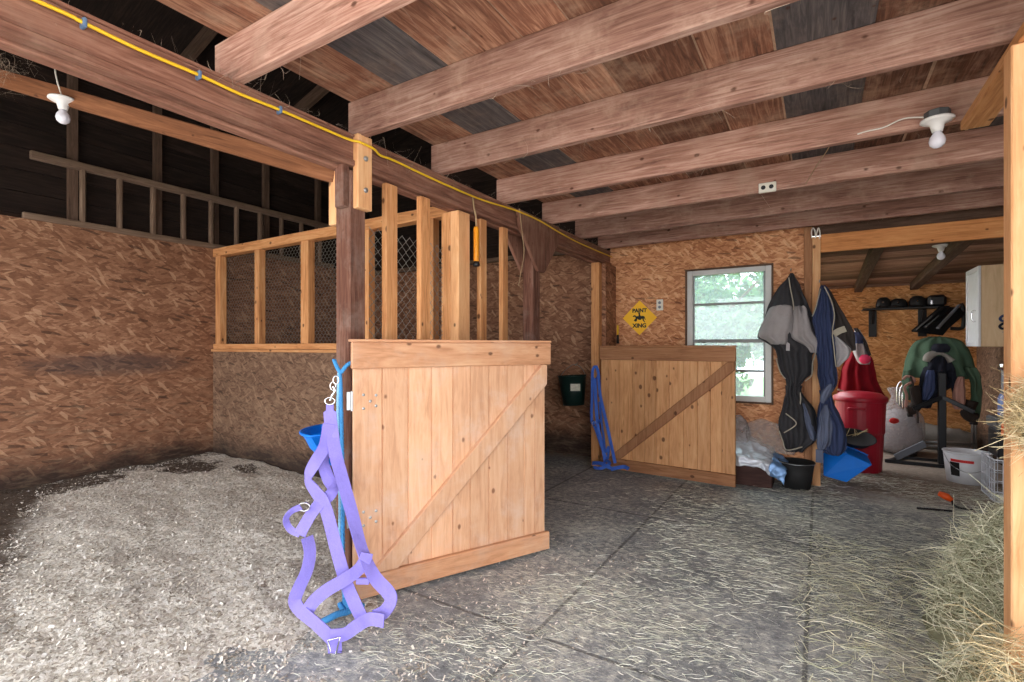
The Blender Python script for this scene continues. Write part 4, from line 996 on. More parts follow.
def blob(name, label, cat, c, r, mat, seed, amp=0.22):
    def fn(b):
        N, K = 28, 18; base = len(b.v)
        for i in range(K + 1):
            ph = math.pi * i / K
            for k in range(N):
                a = 2 * math.pi * k / N
                d = V((math.sin(ph) * math.cos(a), math.sin(ph) * math.sin(a), -math.cos(ph)))
                s = 1 + amp * mnoise.noise(d * 1.6 + V((seed, 0, 0))) + amp * 0.5 * mnoise.noise(d * 5 + V((seed, 4, 0)))
                p = V((c[0] + d.x * r[0] * s, c[1] + d.y * r[1] * s, c[2] + d.z * r[2] * s))
                b.v.append(p)
        for i in range(K):
            for k in range(N):
                k2 = (k + 1) % N
                b.face([base + i * N + k, base + i * N + k2, base + (i + 1) * N + k2, base + (i + 1) * N + k], [(0, 0)] * 4, .5)
    return one(name, mat, label, cat, fn, smooth=True)
blob('plastic_bag', 'cloudy plastic bag standing on the brown box under the window', 'bag', (-0.70, 5.39, 0.45), (0.12, 0.085, 0.16), 'bag', 3.3)
def clear2(u, v):
    x = -0.62 + 0.42 * u; z = 0.30 + 0.30 * v * (1 - 0.55 * abs(u - 0.35)); y = 5.46 - 0.10 * (1 - v) ** 1.5
    p = V((x, y, z)); return p + crump(p, 0.02, 10, 5) + V((0, -0.02, 0))
one('plastic_sheet', 'bag2', 'dusty clear plastic sheeting crumpled against the wall under the window', 'plastic sheet', lambda b: sheet(b, clear2, 24, 18), smooth=True, solid=0.003)
cb = thing('stuffed_bag', (0.84, 7.72, 0), 'big clear plastic sack stuffed full between red bin and saddle stand', 'bag')
part('sack', 'bag', cb, lambda b: b.lathe([(0.0, 0.01), (0.17, 0.01), (0.25, 0.08), (0.265, 0.22), (0.25, 0.36), (0.225, 0.46), (0.17, 0.56), (0.10, 0.63), (0.07, 0.69), (0.12, 0.78), (0.1, 0.8)], (0.83, 7.72, 0), 40, warp=lambda a, z: 1 + 0.12 * mnoise.noise(V((math.cos(a) * 2, math.sin(a) * 2, z * 6))) + 0.06 * mnoise.noise(V((math.cos(a) * 6, math.sin(a) * 6, z * 16)))), smooth=True)
part('filling', 'ltgry', cb, lambda b: b.lathe([(0.0, 0.02), (0.16, 0.02), (0.225, 0.1), (0.22, 0.3), (0.19, 0.44), (0.1, 0.52), (0.0, 0.54)], (0.83, 7.72, 0), 24, warp=lambda a, z: 1 + 0.15 * mnoise.noise(V((math.cos(a) * 2 + 4, math.sin(a) * 2, z * 7)))), smooth=True)
part('red_print', 'redl', cb, lambda b: b.lathe([(0.0, 0), (0.05, 0.004), (0.045, 0.012), (0, 0.014)], (0.755, 7.45, 0.42), 14, ((1, 0.3, 0), (0, 0, 0.7), (0.2, -1, 0))), smooth=True)

# ------------------------------------------------------------------ saddle stand with jacket
sx, sy = 1.125, 7.02
st = thing('saddle_stand', (sx, sy, 0), 'black metal saddle stand on the floor of the tack corner', 'stand')
part('upright', 'blackm', st, lambda b: b.box(sx - 0.033, sx + 0.033, sy - 0.033, sy + 0.033, 0.03, 1.02), bevel=0.006)
part('saddle_arm', 'blackm', st, lambda b: b.beam((sx, sy + 0.034, 1.0), (sx + .02, sy + 0.42, 1.0), 0.05, 0.05), bevel=0.004)
for s_ in (-1, 1):
    part('arm', 'blackm', st, lambda b: b.beam((sx, sy - 0.02, 0.76), (sx + s_ * 0.25, sy - 0.06, 0.62), 0.03, 0.045), bevel=0.004)
    part('foot_bar', 'blackm', st, lambda b: b.beam((sx + 0.02 if s_ > 0 else sx - 0.50, sy - 0.035 + (0.30 if s_ > 0 else 0), 0.02), (sx + 0.42 if s_ > 0 else sx + 0.40, sy - 0.035 + (0.30 if s_ > 0 else 0), 0.02), 0.035, 0.035), bevel=0.004)
part('foot_bar', 'blackm', st, lambda b: b.beam((sx - 0.48, sy - 0.05, 0.022), (sx - 0.15, sy + 0.55, 0.022), 0.035, 0.035), bevel=0.004)
part('cross_bar', 'blackm', st, lambda b: b.beam((sx - 0.33, sy + 0.26, 0.022), (sx + 0.3, sy + 0.26, 0.022), 0.03, 0.03), bevel=0.004)
part('brace_plate', 'greyp', st, lambda b: b.beam((sx - 0.40, sy + 0.02, 0.055), (sx - 0.12, sy + 0.15, 0.22), 0.014, 0.075), bevel=0.003)

Z4 = (860, 280, 6.2); Z5 = (870, 370, 6.2)
jk = thing('green_jacket', (1.15, 7.25, 0.6), 'green waxed jacket draped over the black saddle stand', 'jacket')
YJ = 7.24
part('jacket_back', 'green', jk, lambda b: hang(b, lv([(352, 430, 520, .05, .1), (362, 395, 580, .12, .06), (385, 340, 632, .17), (430, 305, 672, .19), (480, 288, 695, .2), (530, 272, 712, .2), (575, 265, 732, .2), (600, 262, 742, .19)], YJ + 0.12, .19, *Z4), 60, 9, 0.12, 2.0), smooth=True)
part('sleeve', 'green', jk, lambda b: hang(b, lv([(540, 650, 720, .06), (600, 670, 748, .07), (660, 690, 752, .07), (720, 690, 752, .07), (800, 684, 748, .06), (850, 690, 738, .05)], YJ - 0.1, .07, *Z4), 30, 3, 0.15, 5.0), smooth=True)
part('sleeve', 'green', jk, lambda b: hang(b, lv([(560, 268, 330, .06), (620, 262, 330, .07), (690, 262, 325, .06), (740, 275, 320, .05)], YJ - 0.1, .06, *Z4), 30, 3, 0.15, 9.0), smooth=True)
part('collar_lining', 'greyl', jk, lambda b: b.tube(spline([on_y(860 + u / 6.2, 280 + v / 6.2, YJ - 0.13) for u, v in ((408, 505), (430, 470), (480, 452), (530, 468), (568, 505))], 5), [0.03 + 0.012 * math.sin(i * 0.35) for i in range(21)], 10), smooth=True)
part('inner_collar', 'liner', jk, lambda b: hang(b, lv([(395, 460, 540, .03), (420, 440, 560, .05), (448, 450, 545, .04)], YJ - 0.12, .05, *Z4), 24, 2, 0.15, 9.0), smooth=True)
part('dark_lining', 'liner', jk, lambda b: hang(b, lv([(470, 455, 520, .05), (500, 415, 560, .08), (560, 385, 585, .09), (640, 368, 588, .09), (720, 362, 470, .07), (790, 360, 440, .06)], YJ - 0.06, .09, *Z4), 40, 5, 0.25, 1.0), smooth=True)
part('dark_lining', 'navy', jk, lambda b: hang(b, lv([(560, 415, 455, .04), (620, 395, 470, .05), (700, 385, 450, .05), (740, 380, 425, .04)], YJ - 0.15, .05, *Z4), 30, 5, 0.25, 3.0), smooth=True)
part('dark_lining', 'liner', jk, lambda b: hang(b, lv([(560, 545, 590, .05), (650, 560, 600, .05), (720, 575, 612, .05), (760, 590, 625, .04)], YJ - 0.12, .05, *Z4), 24, 3, 0.2, 4.0), smooth=True)
part('fleece_strip', 'rose', jk, lambda b: hang(b, lv([(600, 610, 645, .03), (640, 590, 650, .05), (700, 575, 655, .05), (760, 570, 650, .05), (800, 585, 640, .04)], YJ - 0.2, .05, *Z4), 28, 4, 0.2, 6.0), smooth=True, label='dusty pink fleece')
def boot(b, pts, rad):
    b.tube(spline(pts, 5), rad, 12)
for nm, l, pp in (('riding_boot', 'black boot tucked under the jacket beside the metal hooks', ((270, 100), (285, 160), (285, 215), (262, 245), (230, 252))), ('riding_boot', 'brown boot hanging under the jacket above the white bucket', ((632, 190), (618, 230), (600, 262), (622, 290), (665, 300)))):
    P = [on_y(870 + u / 6.2, 370 + v / 6.2, 7.08) for u, v in pp]
    t = thing(nm, P[-1] - V((0, 0, .05)), l, 'boot', None)
    part('boot_upper', 'boot', t, lambda b: boot(b, P, [0.055 - 0.0005 * i for i in range(10)] + [0.056] * 11), smooth=True)
    part('boot_sole', 'blackr', t, lambda b: b.tube([P[3] - V((0.0, 0, 0.052)), P[4] - V((0, 0, 0.05))], [0.03, 0.022], 8), smooth=True)
lg = thing('strap_bundle', (0.93, 7.05, 0.86), 'tan leather straps bundled at the jacket cuff by the hooks', 'straps')
part('strap_loop', 'rose', lg, lambda b: b.tube(spline([on_y(870 + u / 6.2, 370 + v / 6.2, 7.02) for u, v in ((205, 60), (225, 40), (262, 45), (275, 70), (240, 85), (215, 110), (228, 160), (222, 230))], 5), 0.014, 7), smooth=True)
part('strap_loop', 'olive', lg, lambda b: b.tube(spline([on_y(870 + u / 6.2, 370 + v / 6.2, 7.0) for u, v in ((250, 40), (268, 90), (255, 130), (290, 240), (298, 330))], 5), 0.010, 7), smooth=True)

# folding metal frame behind it
mf = thing('metal_frame', (1.2, 7.75, 0), 'silver tubular metal frame standing behind the saddle stand', 'metal frame')
for u in (635, 655):
    p0 = on_y(870 + u / 6.2, 370 + 330 / 6.2, 7.8)
    part('frame_tube', 'steel', mf, lambda b: b.tube([(p0.x, 7.8, 0.0), (p0.x, 7.8, 0.9)], 0.014, 8), smooth=True)
pA = on_y(870 + 235 / 6.2, 370 + 435 / 6.2, 7.8); pB = on_y(870 + 655 / 6.2, 370 + 460 / 6.2, 7.8)
part('cross_tube', 'steel', mf, lambda b: b.tube([pA, pB], 0.016, 8), smooth=True)
part('cross_tube', 'steel', mf, lambda b: b.tube([pA - V((0, 0, 0.05)), pB - V((0, 0, 0.05))], 0.012, 8), smooth=True)
part('frame_tube', 'steel', mf, lambda b: b.tube([(pA.x, 7.8, 0.0), (pA.x, 7.8, pA.z)], 0.014, 8), smooth=True)
for i, u in enumerate((168, 185, 202)):
    P = [on_y(870 + (u + du) / 6.2, 370 + v / 6.2, 7.6 - .04 * i) for du, v in ((2, 245 - 18 * (2 - i)), (0, 120 + 20 * i), (10, 85 + 20 * i), (30, 70 + 20 * i))]
    P = [P[0]] + P[1:]
    part('hooked_rod', 'chrome', mf, lambda b: b.tube(spline(P + [P[-1] + V((0.04, 0.12, 0.0))], 5), 0.010, 7), smooth=True)
blob('grey_sack', 'dull grey sack slumped against the tack wall behind the stand', 'sack', (1.22, 8.28, 0.14), (0.42, 0.15, 0.17), 'greyl', 8.8, 0.25)

# ------------------------------------------------------------------ shelf, helmets, saddle rack
sh = thing('wall_shelf', (0.95, 8.4, 1.84), 'narrow black wall shelf on two brackets in the tack corner', 'shelf')
part('shelf_board', 'blackp', sh, lambda b: b.box(0.50, 1.40, 8.26, 8.499, 1.80, 1.822), bevel=0.003)
for x in (0.625, 1.16):
    br = part('bracket', 'blackp', sh, lambda b: (b.box(x - 0.045, x + 0.045, 8.47, 8.499, 1.44, 1.80)), bevel=0.003)
    part('bracket_arm', 'blackp', sh, lambda b: b.beam((x, 8.47, 1.62), (x, 8.30, 1.79), 0.03, 0.02))
def helmet(x, w, h, label, sc=1.0, box=False):
    t = thing('hard_case' if box else 'riding_helmet', (x, 8.38, 1.823), label, 'case' if box else 'helmet', None if box else 'black helmets on the wall shelf')
    if box:
        part('shell', 'blackp', t, lambda b: b.box(x - w, x + w, 8.29, 8.47, 1.823, 1.823 + h), bevel=0.03)
        part('buckle', 'chrome', t, lambda b: b.box(x - w + 0.03, x - w + 0.05, 8.284, 8.2895, 1.85, 1.90), bevel=0.002)
        return
    part('shell', 'blackp', t, lambda b: b.lathe([(w * 0.96, 0), (w, 0.02), (w * 0.98, h * 0.45), (w * 0.8, h * 0.8), (w * 0.45, h * 0.97), (0, h)], (x, 8.37, 1.823), 28, ((1, 0, 0), (0, 0.75, 0), (0, 0, 1))), smooth=True)
    part('peak', 'blackp', t, lambda b: b.lathe([(0, 0), (w * 0.7, 0), (w * 0.72, 0.006), (0, 0.03)], (x - w * 0.45, 8.27, 1.83), 20, ((1, 0, 0), (0, 0.5, 0), (0, 0, 1))), smooth=True)
    part('emblem_stud', 'chrome', t, lambda b: b.lathe([(0.012, 0), (0.009, 0.005), (0, 0.006)], (x - 0.01, 8.37 - w * 0.70, 1.823 + h * 0.52), 10, ((1, 0, 0), (0, 0.4, 1), (0, -1, 0.4))))
helmet(0.735, 0.085, 0.15, 'black helmet first along the wall shelf, above the first bracket')
helmet(0.895, 0.10, 0.125, 'low black helmet in the middle of the wall shelf')
helmet(1.095, 0.095, 0.15, 'black helmet with shiny stud next to the boxy black case')
helmet(1.285, 0.095, 0.145, 'boxy black case standing at the far end of the wall shelf', box=True)
sr = thing('saddle_rack', (1.25, 8.2, 1.45), 'black slatted saddle rack leaning off the wall above the green jacket', 'saddle rack')
YS = 8.02
def s4(u, v, y): return on_y(860 + u / 6.2, 280 + v / 6.2, y)
part('rack_plate', 'blackp', sr, lambda b: b.prism([(0, 0), (1, 0), (1, 1), (0, 1)], s4(318, 322, 7.9), s4(500, 345, 7.9) - s4(318, 322, 7.9), s4(500, 168, 8.2) - s4(318, 322, 7.9), V((0, 0.02, 0.02))), bevel=0.004)
for i, (a, c) in enumerate((((345, 315), (515, 170)), ((405, 295), (545, 180)), ((480, 300), (615, 155)))):
    part('slat', 'greyp' if i == 2 else 'blackp', sr, lambda b: b.beam(s4(*a, 7.86), s4(*c, 8.14), 0.05 if i < 2 else .035, 0.02), bevel=0.004)
    part('edge_strip', 'alud', sr, lambda b: b.tube([s4(a[0] + 4, a[1] - 6, 7.835), s4(a[0] + (c[0] - a[0]) * .6, a[1] + (c[1] - a[1]) * .6 - 6, 8.0)], 0.006, 6))
part('side_plate', 'blackp', sr, lambda b: b.prism([(0, 0), (1, 0), (0, 1)], s4(500, 345, 7.92), s4(600, 225, 8.1) - s4(500, 345, 7.92), s4(612, 170, 8.2) - s4(500, 345, 7.92), V((0.02, 0, 0))))
part('loop_handle', 'blackp', sr, lambda b: b.tube(spline([s4(*p, 8.2) for p in ((560, 300), (625, 300), (642, 270), (640, 180), (625, 145))], 6), 0.022, 8), smooth=True)
part('wall_mount', 'blackp', sr, lambda b: b.beam(s4(540, 235, 8.15), s4(545, 235, 8.49), 0.06, 0.08))

# ------------------------------------------------------------------ wall cabinet
kc = thing('wall_cabinet', (1.52, 6.95, 1.3), 'pale maple wall cabinet with white edged door in the tack corner', 'cabinet')
part('carcass', 'maple', kc, lambda b: b.box(1.375, 1.698, 6.70, 7.20, 1.305, 2.115), bevel=0.003)
dr = part('door', 'offw', kc, lambda b: (b.box(1.352, 1.373, 6.70, 6.745, 1.305, 2.115), b.box(1.352, 1.373, 7.155, 7.20, 1.305, 2.115), b.box(1.352, 1.373, 6.746, 7.154, 1.305, 1.355), b.box(1.352, 1.373, 6.746, 7.154, 2.065, 2.115), b.box(1.362, 1.372, 6.744, 7.156, 1.35, 2.07)), bevel=0.003, label='white framed door')
part('handle', 'chrome', dr, lambda b: b.tube(spline([(1.352, 6.79, 1.56), (1.325, 6.79, 1.57), (1.325, 6.79, 1.66), (1.352, 6.79, 1.67)], 4), 0.005, 6), smooth=True)
gl_ = thing('looped_strap', (1.5, 6.66, 1.55), 'dark blue strap hanging in loops on the side of the maple cabinet', 'strap')
for k, pts in enumerate((((918, 212), (885, 222), (868, 240), (885, 254), (918, 244)), ((920, 262), (890, 268), (866, 286), (880, 302), (915, 296)))):
    part('strap_loop', 'navy' if k == 0 else 'liner', gl_, lambda b: b.tube(spline([s4(u, v, 6.688 - .012 * (i % 2)) for i, (u, v) in enumerate(pts)], 5), 0.011, 7), smooth=True)
part('pale_tie', 'trim', gl_, lambda b: b.tube([s4(882, 326, 6.685), s4(918, 304, 6.685)], 0.005, 6), smooth=True)

# ------------------------------------------------------------------ crate, tool box, jug
cr = thing('wire_crate', (1.43, 5.85, 0), 'white wire crate on the floor beside the white bucket', 'crate')
cx0, cx1, cy0, cy1, cz = 1.245, 1.66, 5.66, 6.05, 0.36
for z in (0.008, 0.09, 0.18, 0.27, 0.355):
    part('hoop_wire', 'crate', cr, lambda b: b.tube([(cx0, cy0, z), (cx1, cy0, z), (cx1, cy1, z), (cx0, cy1, z)], 0.007 if z > .3 or z < .02 else 0.004, 6, closed=True))
k = 0
for i in range(9):
    x = cx0 + (cx1 - cx0) * i / 8
    part('upright_wire', 'crate', cr, lambda b: b.tube([(x, cy1, cz), (x, cy1, 0.006), (x, cy0, 0.006), (x, cy0, cz)], 0.004, 5))
for i in range(1, 8):
    y = cy0 + (cy1 - cy0) * i / 8
    part('upright_wire', 'crate', cr, lambda b: b.tube([(cx0, y, cz), (cx0, y, 0.01), (cx1, y, 0.01), (cx1, y, cz)], 0.004, 5))
part('end_plate', 'crate', cr, lambda b: b.box(cx0 + 0.05, cx0 + 0.16, cy0 - 0.010, cy0 - 0.005, 0.06, 0.30), bevel=0.002)
tbx = thing('tool_box', (1.43, 5.85, 0.363), 'black tool box with an orange latch resting on the white wire crate', 'tool box')
part('box_body', 'blackp', tbx, lambda b: b.box(1.275, 1.64, 5.70, 6.0, 0.363, 0.60), bevel=0.012)
part('lid', 'greybox', tbx, lambda b: b.box(1.262, 1.65, 5.69, 6.01, 0.602, 0.70), bevel=0.015)
part('latch', 'orange', tbx, lambda b: b.box(1.29, 1.335, 5.672, 5.69, 0.56, 0.665), bevel=0.006)
jg = thing('storage_jug', (1.40, 5.84, 0.701), 'blue and grey jug with shiny metal lid behind the hay wisps', 'jug')
part('jug_body', 'bottleblue', jg, lambda b: b.lathe([(0, 0.702), (0.085, 0.702), (0.095, 0.72), (0.095, 0.86), (0.08, 0.90), (0, 0.902)], (1.40, 5.84, 0), 24), smooth=True)
part('grey_neck', 'greyp', jg, lambda b: b.lathe([(0, 0.9025), (0.076, 0.903), (0.072, 1.10), (0, 1.101)], (1.40, 5.84, 0), 24), smooth=True)
part('metal_lid', 'chrome', jg, lambda b: b.lathe([(0, 1.1015), (0.09, 1.102), (0.092, 1.15), (0.086, 1.158), (0, 1.16)], (1.40, 5.84, 0), 24), smooth=True)

# orange ended lead, wire stand on the floor
ol = thing('orange_lead', (0.9, 5.35, 0), 'black cord with an orange end on the floor before the crate', 'cord')
P = [view_pt(945, 500, 4.15), view_pt(949, 505, 4.13), view_pt(954, 510, 4.05), view_pt(962, 513, 3.98), view_pt(974, 514, 3.95)]
for p in P: p.z = max(p.z, 0.006)
part('orange_grip', 'orange', ol, lambda b: b.tube([V((P[0].x - .04, P[0].y, .075)), V((P[0].x + .01, P[0].y, 0.055)), V((P[1].x + .02, P[1].y, 0.03))], [0.02, 0.03, 0.018], 10), smooth=True)
part('cord', 'blackr', ol, lambda b: b.tube(spline([V((P[1].x + .02, P[1].y, 0.03)), V((P[2].x, P[2].y, 0.012))] + P[3:], 5), 0.009, 7), smooth=True)
def fz(px, py, z=0.008):
    r = sight(px, py); return V((0, 0, 1.3)) + r * ((z - 1.3) / r.z)
wf = thing('wire_stand', fz(960, 525), 'thin grey wire frame lying on the floor at the hay heap edge', 'wire frame')
part('wire_loop', 'greyp', wf, lambda b: b.tube([fz(948, 516), fz(968, 517), fz(976, 528), fz(960, 530)], 0.006, 6, closed=True))
one('floor_rod', 'blackr', 'long dark thin rod lying on the floor before the white bucket', 'rod', lambda b: b.tube([fz(917, 508, 0.009), fz(952, 511, 0.009)], 0.008, 6))

# ================================================================== HALTERS
def strap_pts(rows):
    return [view_pt(px, py, d) for px, py, d in rows]
back = V((math.sin(YAW), -math.cos(YAW), 0))     # the way the straps face: out into the aisle
def strap(parent, rows, w, twist=None, mat='lav', name='strap', n=6):
    P = spline(strap_pts(rows), n); N = len(P); nr = []
    for p in P: p.z = max(p.z, 0.012)
    side = V((math.cos(YAW), math.sin(YAW), 0))
    for i in range(N):
        t = i / (N - 1) * ((len(twist) - 1) if twist else 0); k = int(t)
        a = 0 if not twist else math.radians(twist[k] + (twist[min(k + 1, len(twist) - 1)] - twist[k]) * (t - k))
        nr.append(back * math.cos(a) + side * math.sin(a) + V((0, 0, 0.15)))
    return part(name, mat, parent, lambda b: b.ribbon(P, w, nr, 0.005), smooth='edge')
hl = thing('nylon_halter', view_pt(335, 640, 2.15), 'lavender webbing halter hanging from a metal snap on the dark post', 'halter')
hl.location.z = 0; WL[hl] = tuple(hl.location)
D = 2.36
strap(hl, [(330, 404, D), (330, 412, D), (331, 424, D), (333, 438, D)], [0.035] * 6 + [0.06] * 13, None)
strap(hl, [(331, 424, D), (335, 452, D), (342, 478, D), (352, 513, 2.33), (362, 549, 2.30), (374, 576, 2.25), (388, 592, 2.22), (391, 601, 2.2), (384, 612, 2.18), (374, 617, 2.17)], 0.058, [20, 20, 35, 40, 55, 40, 20, -20, -30, 0])
strap(hl, [(329, 424, D - .01), (325, 445, D - .01), (316, 461, D - .02), (308, 478, D - .02), (316, 492, D - .02), (322, 500, D - .02), (328, 516, 2.33), (337, 551, 2.30), (346, 582, 2.26), (355, 604, 2.22), (362, 618, 2.18)], 0.056, [10, 40, 20, -40, -10, 10, 10, 10, 5, 10, 0])
strap(hl, [(326, 450, D + .03), (323, 462, D + .02), (328, 478, D + .01), (333, 488, D), (329, 496, D), (321, 502, D - .02), (312, 513, 2.32), (303, 528, 2.3), (300, 535, 2.3)], 0.055, [30, 50, 20, 50, 20, 0, -10, 0, 0])
strap(hl, [(307, 537, 2.28), (310, 552, 2.27), (307, 570, 2.26), (299, 588, 2.25), (295, 600, 2.23), (300, 610, 2.2), (314, 622, 2.16), (327, 634, 2.13), (334, 642, 2.11), (335, 655, 2.10)], 0.056, [50, 50, 40, 30, 20, 0, -20, -10, 20, 30])
strap(hl, [(307, 612, 2.19), (314, 601, 2.2), (327, 590, 2.2), (344, 580, 2.22), (357, 571, 2.25), (364, 562, 2.27), (367, 553, 2.28)], 0.056, [0, 10, 10, 0, 20, 20, 20])
strap(hl, [(330, 636, 2.11), (345, 634, 2.12), (358, 625, 2.13), (370, 619, 2.15), (384, 621, 2.13)], 0.055, [0, 30, 10, 0, 20])
strap(hl, [(301, 507, 2.30), (292, 511, 2.30), (286, 519, 2.30), (290, 529, 2.30), (300, 534, 2.30)], 0.03, [60, 60, 60, 40, 0])
for (px, py, d, r) in ((330, 401, D, 0.017), (304, 507, 2.305, 0.019), (338, 604, 2.2, 0.0)):
    if r: part('metal_ring', 'chrome', hl, lambda b: b.tube([view_pt(px, py, d) + V((math.cos(YAW), math.sin(YAW), 0)) * (r * 1.4 * math.cos(a)) + V((0, 0, r * math.sin(a))) for a in [2 * math.pi * k / 16 for k in range(16)]], 0.004, 6, closed=True), smooth=True)
part('buckle', 'chrome', hl, lambda b: b.tube([view_pt(px, py, 2.095) for px, py in ((328, 640), (340, 637), (336, 654), (331, 654))], 0.004, 6, closed=True), smooth=True)
part('keeper', 'lav', hl, lambda b: b.obox(view_pt(363, 581, 2.245), (V((math.cos(YAW), math.sin(YAW), 0)), back, V((0, 0, 1))), (0.03, 0.008, 0.014)), bevel=0.003)
sn = part('snap_hook', 'chrome', hl, lambda b: b.tube(spline([view_pt(px, py, D + .01) for px, py in ((330, 401), (332, 396), (335, 391), (333, 386))], 4), 0.007, 7), smooth=True)
for (px, py) in ((333, 386), (336, 380), ):
    part('chain_link', 'chrome', hl, lambda b: b.tube([view_pt(px, py, D + .015) + V((math.cos(YAW), math.sin(YAW), 0)) * (0.013 * math.cos(a)) + V((0, 0, 0.02 * math.sin(a))) for a in [2 * math.pi * k / 14 for k in range(14)]], 0.0035, 6, closed=True), smooth=True)

rp = thing('lead_rope', view_pt(343, 600, 2.42), 'bright blue rope tied round the dark post and hanging to the ground', 'rope')
def twisted(b, pts, r, turns):
    P = spline(pts, 24); N = len(P)
    for s_ in range(3):
        Q = []
        for i in range(N):
            a = turns * 2 * math.pi * i / N + s_ * 2.094
            d = (P[min(i + 1, N - 1)] - P[max(i - 1, 0)]).normalized(); _, x, y = frame(d)
            Q.append(P[i] + x * (r * 0.8 * math.cos(a)) + y * (r * 0.8 * math.sin(a)))
        b.tube(Q, r, 6, tint=0.5)
dr_ = 2.535
part('rope_fall', 'rope', rp, lambda b: twisted(b, [view_pt(340, 371, dr_), view_pt(341, 395, dr_), view_pt(342, 440, dr_ - .01), view_pt(343, 500, dr_ - .02), view_pt(343, 560, dr_ - .05), view_pt(344, 590, 2.42), view_pt(345, 606, 2.40)], 0.006, 28), smooth=True)
part('rope_fall', 'rope2', rp, lambda b: twisted(b, [view_pt(339, 373, dr_), view_pt(338, 410, dr_), view_pt(339, 450, dr_), view_pt(340, 500, dr_ - .02), view_pt(340, 570, dr_ - .05), view_pt(346, 600, 2.41)], 0.0055, 30), smooth=True)
part('rope_tie', 'rope', rp, lambda b: twisted(b, [view_pt(334, 360, 2.55), view_pt(337, 367, 2.525), view_pt(341, 372, 2.525), view_pt(346, 366, 2.525), view_pt(352, 362, 2.545)], 0.006, 5), smooth=True)
part('rope_tail', 'rope', rp, lambda b: twisted(b, [view_pt(345, 600, 2.40), view_pt(350, 610, 2.35), view_pt(338, 614, 2.32), view_pt(330, 618, 2.32), view_pt(322, 622, 2.34)], 0.009, 8), smooth=True)
part('rope_tail', 'rope', rp, lambda b: twisted(b, [view_pt(340, 604, 2.41), view_pt(346, 612, 2.36), view_pt(355, 606, 2.38), view_pt(363, 606, 2.40)], 0.008, 6), smooth=True)

h2 = thing('nylon_halter', (-2.03, 5.0, 0), 'royal blue halter hanging on the stud by the smaller gate', 'halter')
def strap2(pts, w, n=(0.3, -1, 0.1)):
    P = spline([on_y(540 + u / 4.873, 340 + v / 4.873, y) for u, v, y in pts], 6)
    for p in P: p.z = max(p.z, 0.015)
    part('strap', 'bluew', h2, lambda b: b.ribbon(P, w * 0.62, n, 0.005), smooth='edge')
strap2([(264, 130, 5.06), (256, 160, 5.04), (254, 260, 5.03), (252, 390, 5.02), (270, 430, 4.99), (300, 520, 4.97), (320, 580, 4.95), (300, 610, 4.9)], 0.045)
strap2([(272, 126, 5.06), (284, 160, 5.03), (292, 260, 4.99), (318, 380, 4.965), (345, 500, 4.95), (366, 600, 4.9)], 0.05)
strap2([(268, 190, 5.05), (272, 300, 5.0), (282, 420, 4.98), (300, 500, 4.96), (318, 590, 4.92)], 0.055, (0.6, -1, 0))
strap2([(290, 300, 4.98), (300, 400, 4.96), (310, 470, 4.95), (318, 545, 4.94), (335, 520, 4.94), (330, 580, 4.92)], 0.04, (-0.2, -1, 0))
strap2([(258, 395, 5.0), (275, 405, 4.98), (300, 385, 4.96)], 0.04)
strap2([(255, 600, 4.86), (290, 600, 4.82), (320, 612, 4.8), (345, 625, 4.8)], 0.06, (0, -1, 0.6))
strap2([(262, 620, 4.8), (300, 625, 4.78), (340, 600, 4.84), (320, 585, 4.9)], 0.05, (0, -1, 0.4))
strap2([(345, 630, 4.76), (380, 622, 4.78), (410, 618, 4.8), (432, 628, 4.78)], 0.06, (0, -1, 0.6))
part('loop', 'bluew', h2, lambda b: b.tube([on_y(540 + (268 + 14 * math.cos(a)) / 4.873, 340 + (158 + 32 * math.sin(a)) / 4.873, 5.055) for a in [2 * math.pi * k / 16 for k in range(16)]], 0.008, 6, closed=True), smooth=True)
part('metal_ring', 'chrome', h2, lambda b: b.tube([on_y(540 + (262 + 9 * math.cos(a)) / 4.873, 340 + (405 + 12 * math.sin(a)) / 4.873, 4.985) for a in [2 * math.pi * k / 14 for k in range(14)]], 0.004, 6, closed=True), smooth=True)

# ================================================================== BEDDING AND HAY
rng = np.random.default_rng(11)
def vnoise(x, y, s, seed=0.0):
    return np.array([mnoise.noise(V((a * s + seed, b_ * s - seed, seed * 0.37))) for a, b_ in zip(np.ravel(x), np.ravel(y))]).reshape(np.shape(x))
def bed_h(x, y):
    base = np.full(np.shape(x), 0.062)
    # thins out towards the aisle and the barn front
    e = np.clip((-1.78 - x) / 1.1, 0, 1); base = 0.075 * e - 0.016
    base += 0.03 * np.clip((-4.2 - x) / 1.6, 0, 1) * np.clip((y - 1.2) / 1.6, 0, 1)
    base += 0.028 * vnoise(x, y, 1.7, 3.0) + 0.016 * vnoise(x, y, 5.5, 8.0) + 0.008 * vnoise(x, y, 16, 2.0)
    base -= 0.05 * np.clip((y - 1.75) / 0.35, 0, 1) * np.clip((x + 2.3) / 0.4, 0, 1)
    return base
gx = np.concatenate([np.arange(-5.995, -3.2, 0.045), np.arange(-3.2, -0.9, 0.022)]); gy = np.concatenate([np.arange(0.15, 0.3, 0.03), np.arange(0.3, 3.095, 0.028)])
GX, GY = np.meshgrid(gx, gy, indexing='ij'); GZ = bed_h(GX, GY)
def grid_mesh(name, X, Y, Zz, mat):
    b = MB(); ni, nj = X.shape
    b.v = [V(p) for p in zip(X.ravel(), Y.ravel(), Zz.ravel())]
    for i in range(ni - 1):
        for j in range(nj - 1):
            a = i * nj + j; b.face([a, a + nj, a + nj + 1, a + 1], [(0, 0)] * 4, .5)
    return b.build(name, mat, smooth=True)

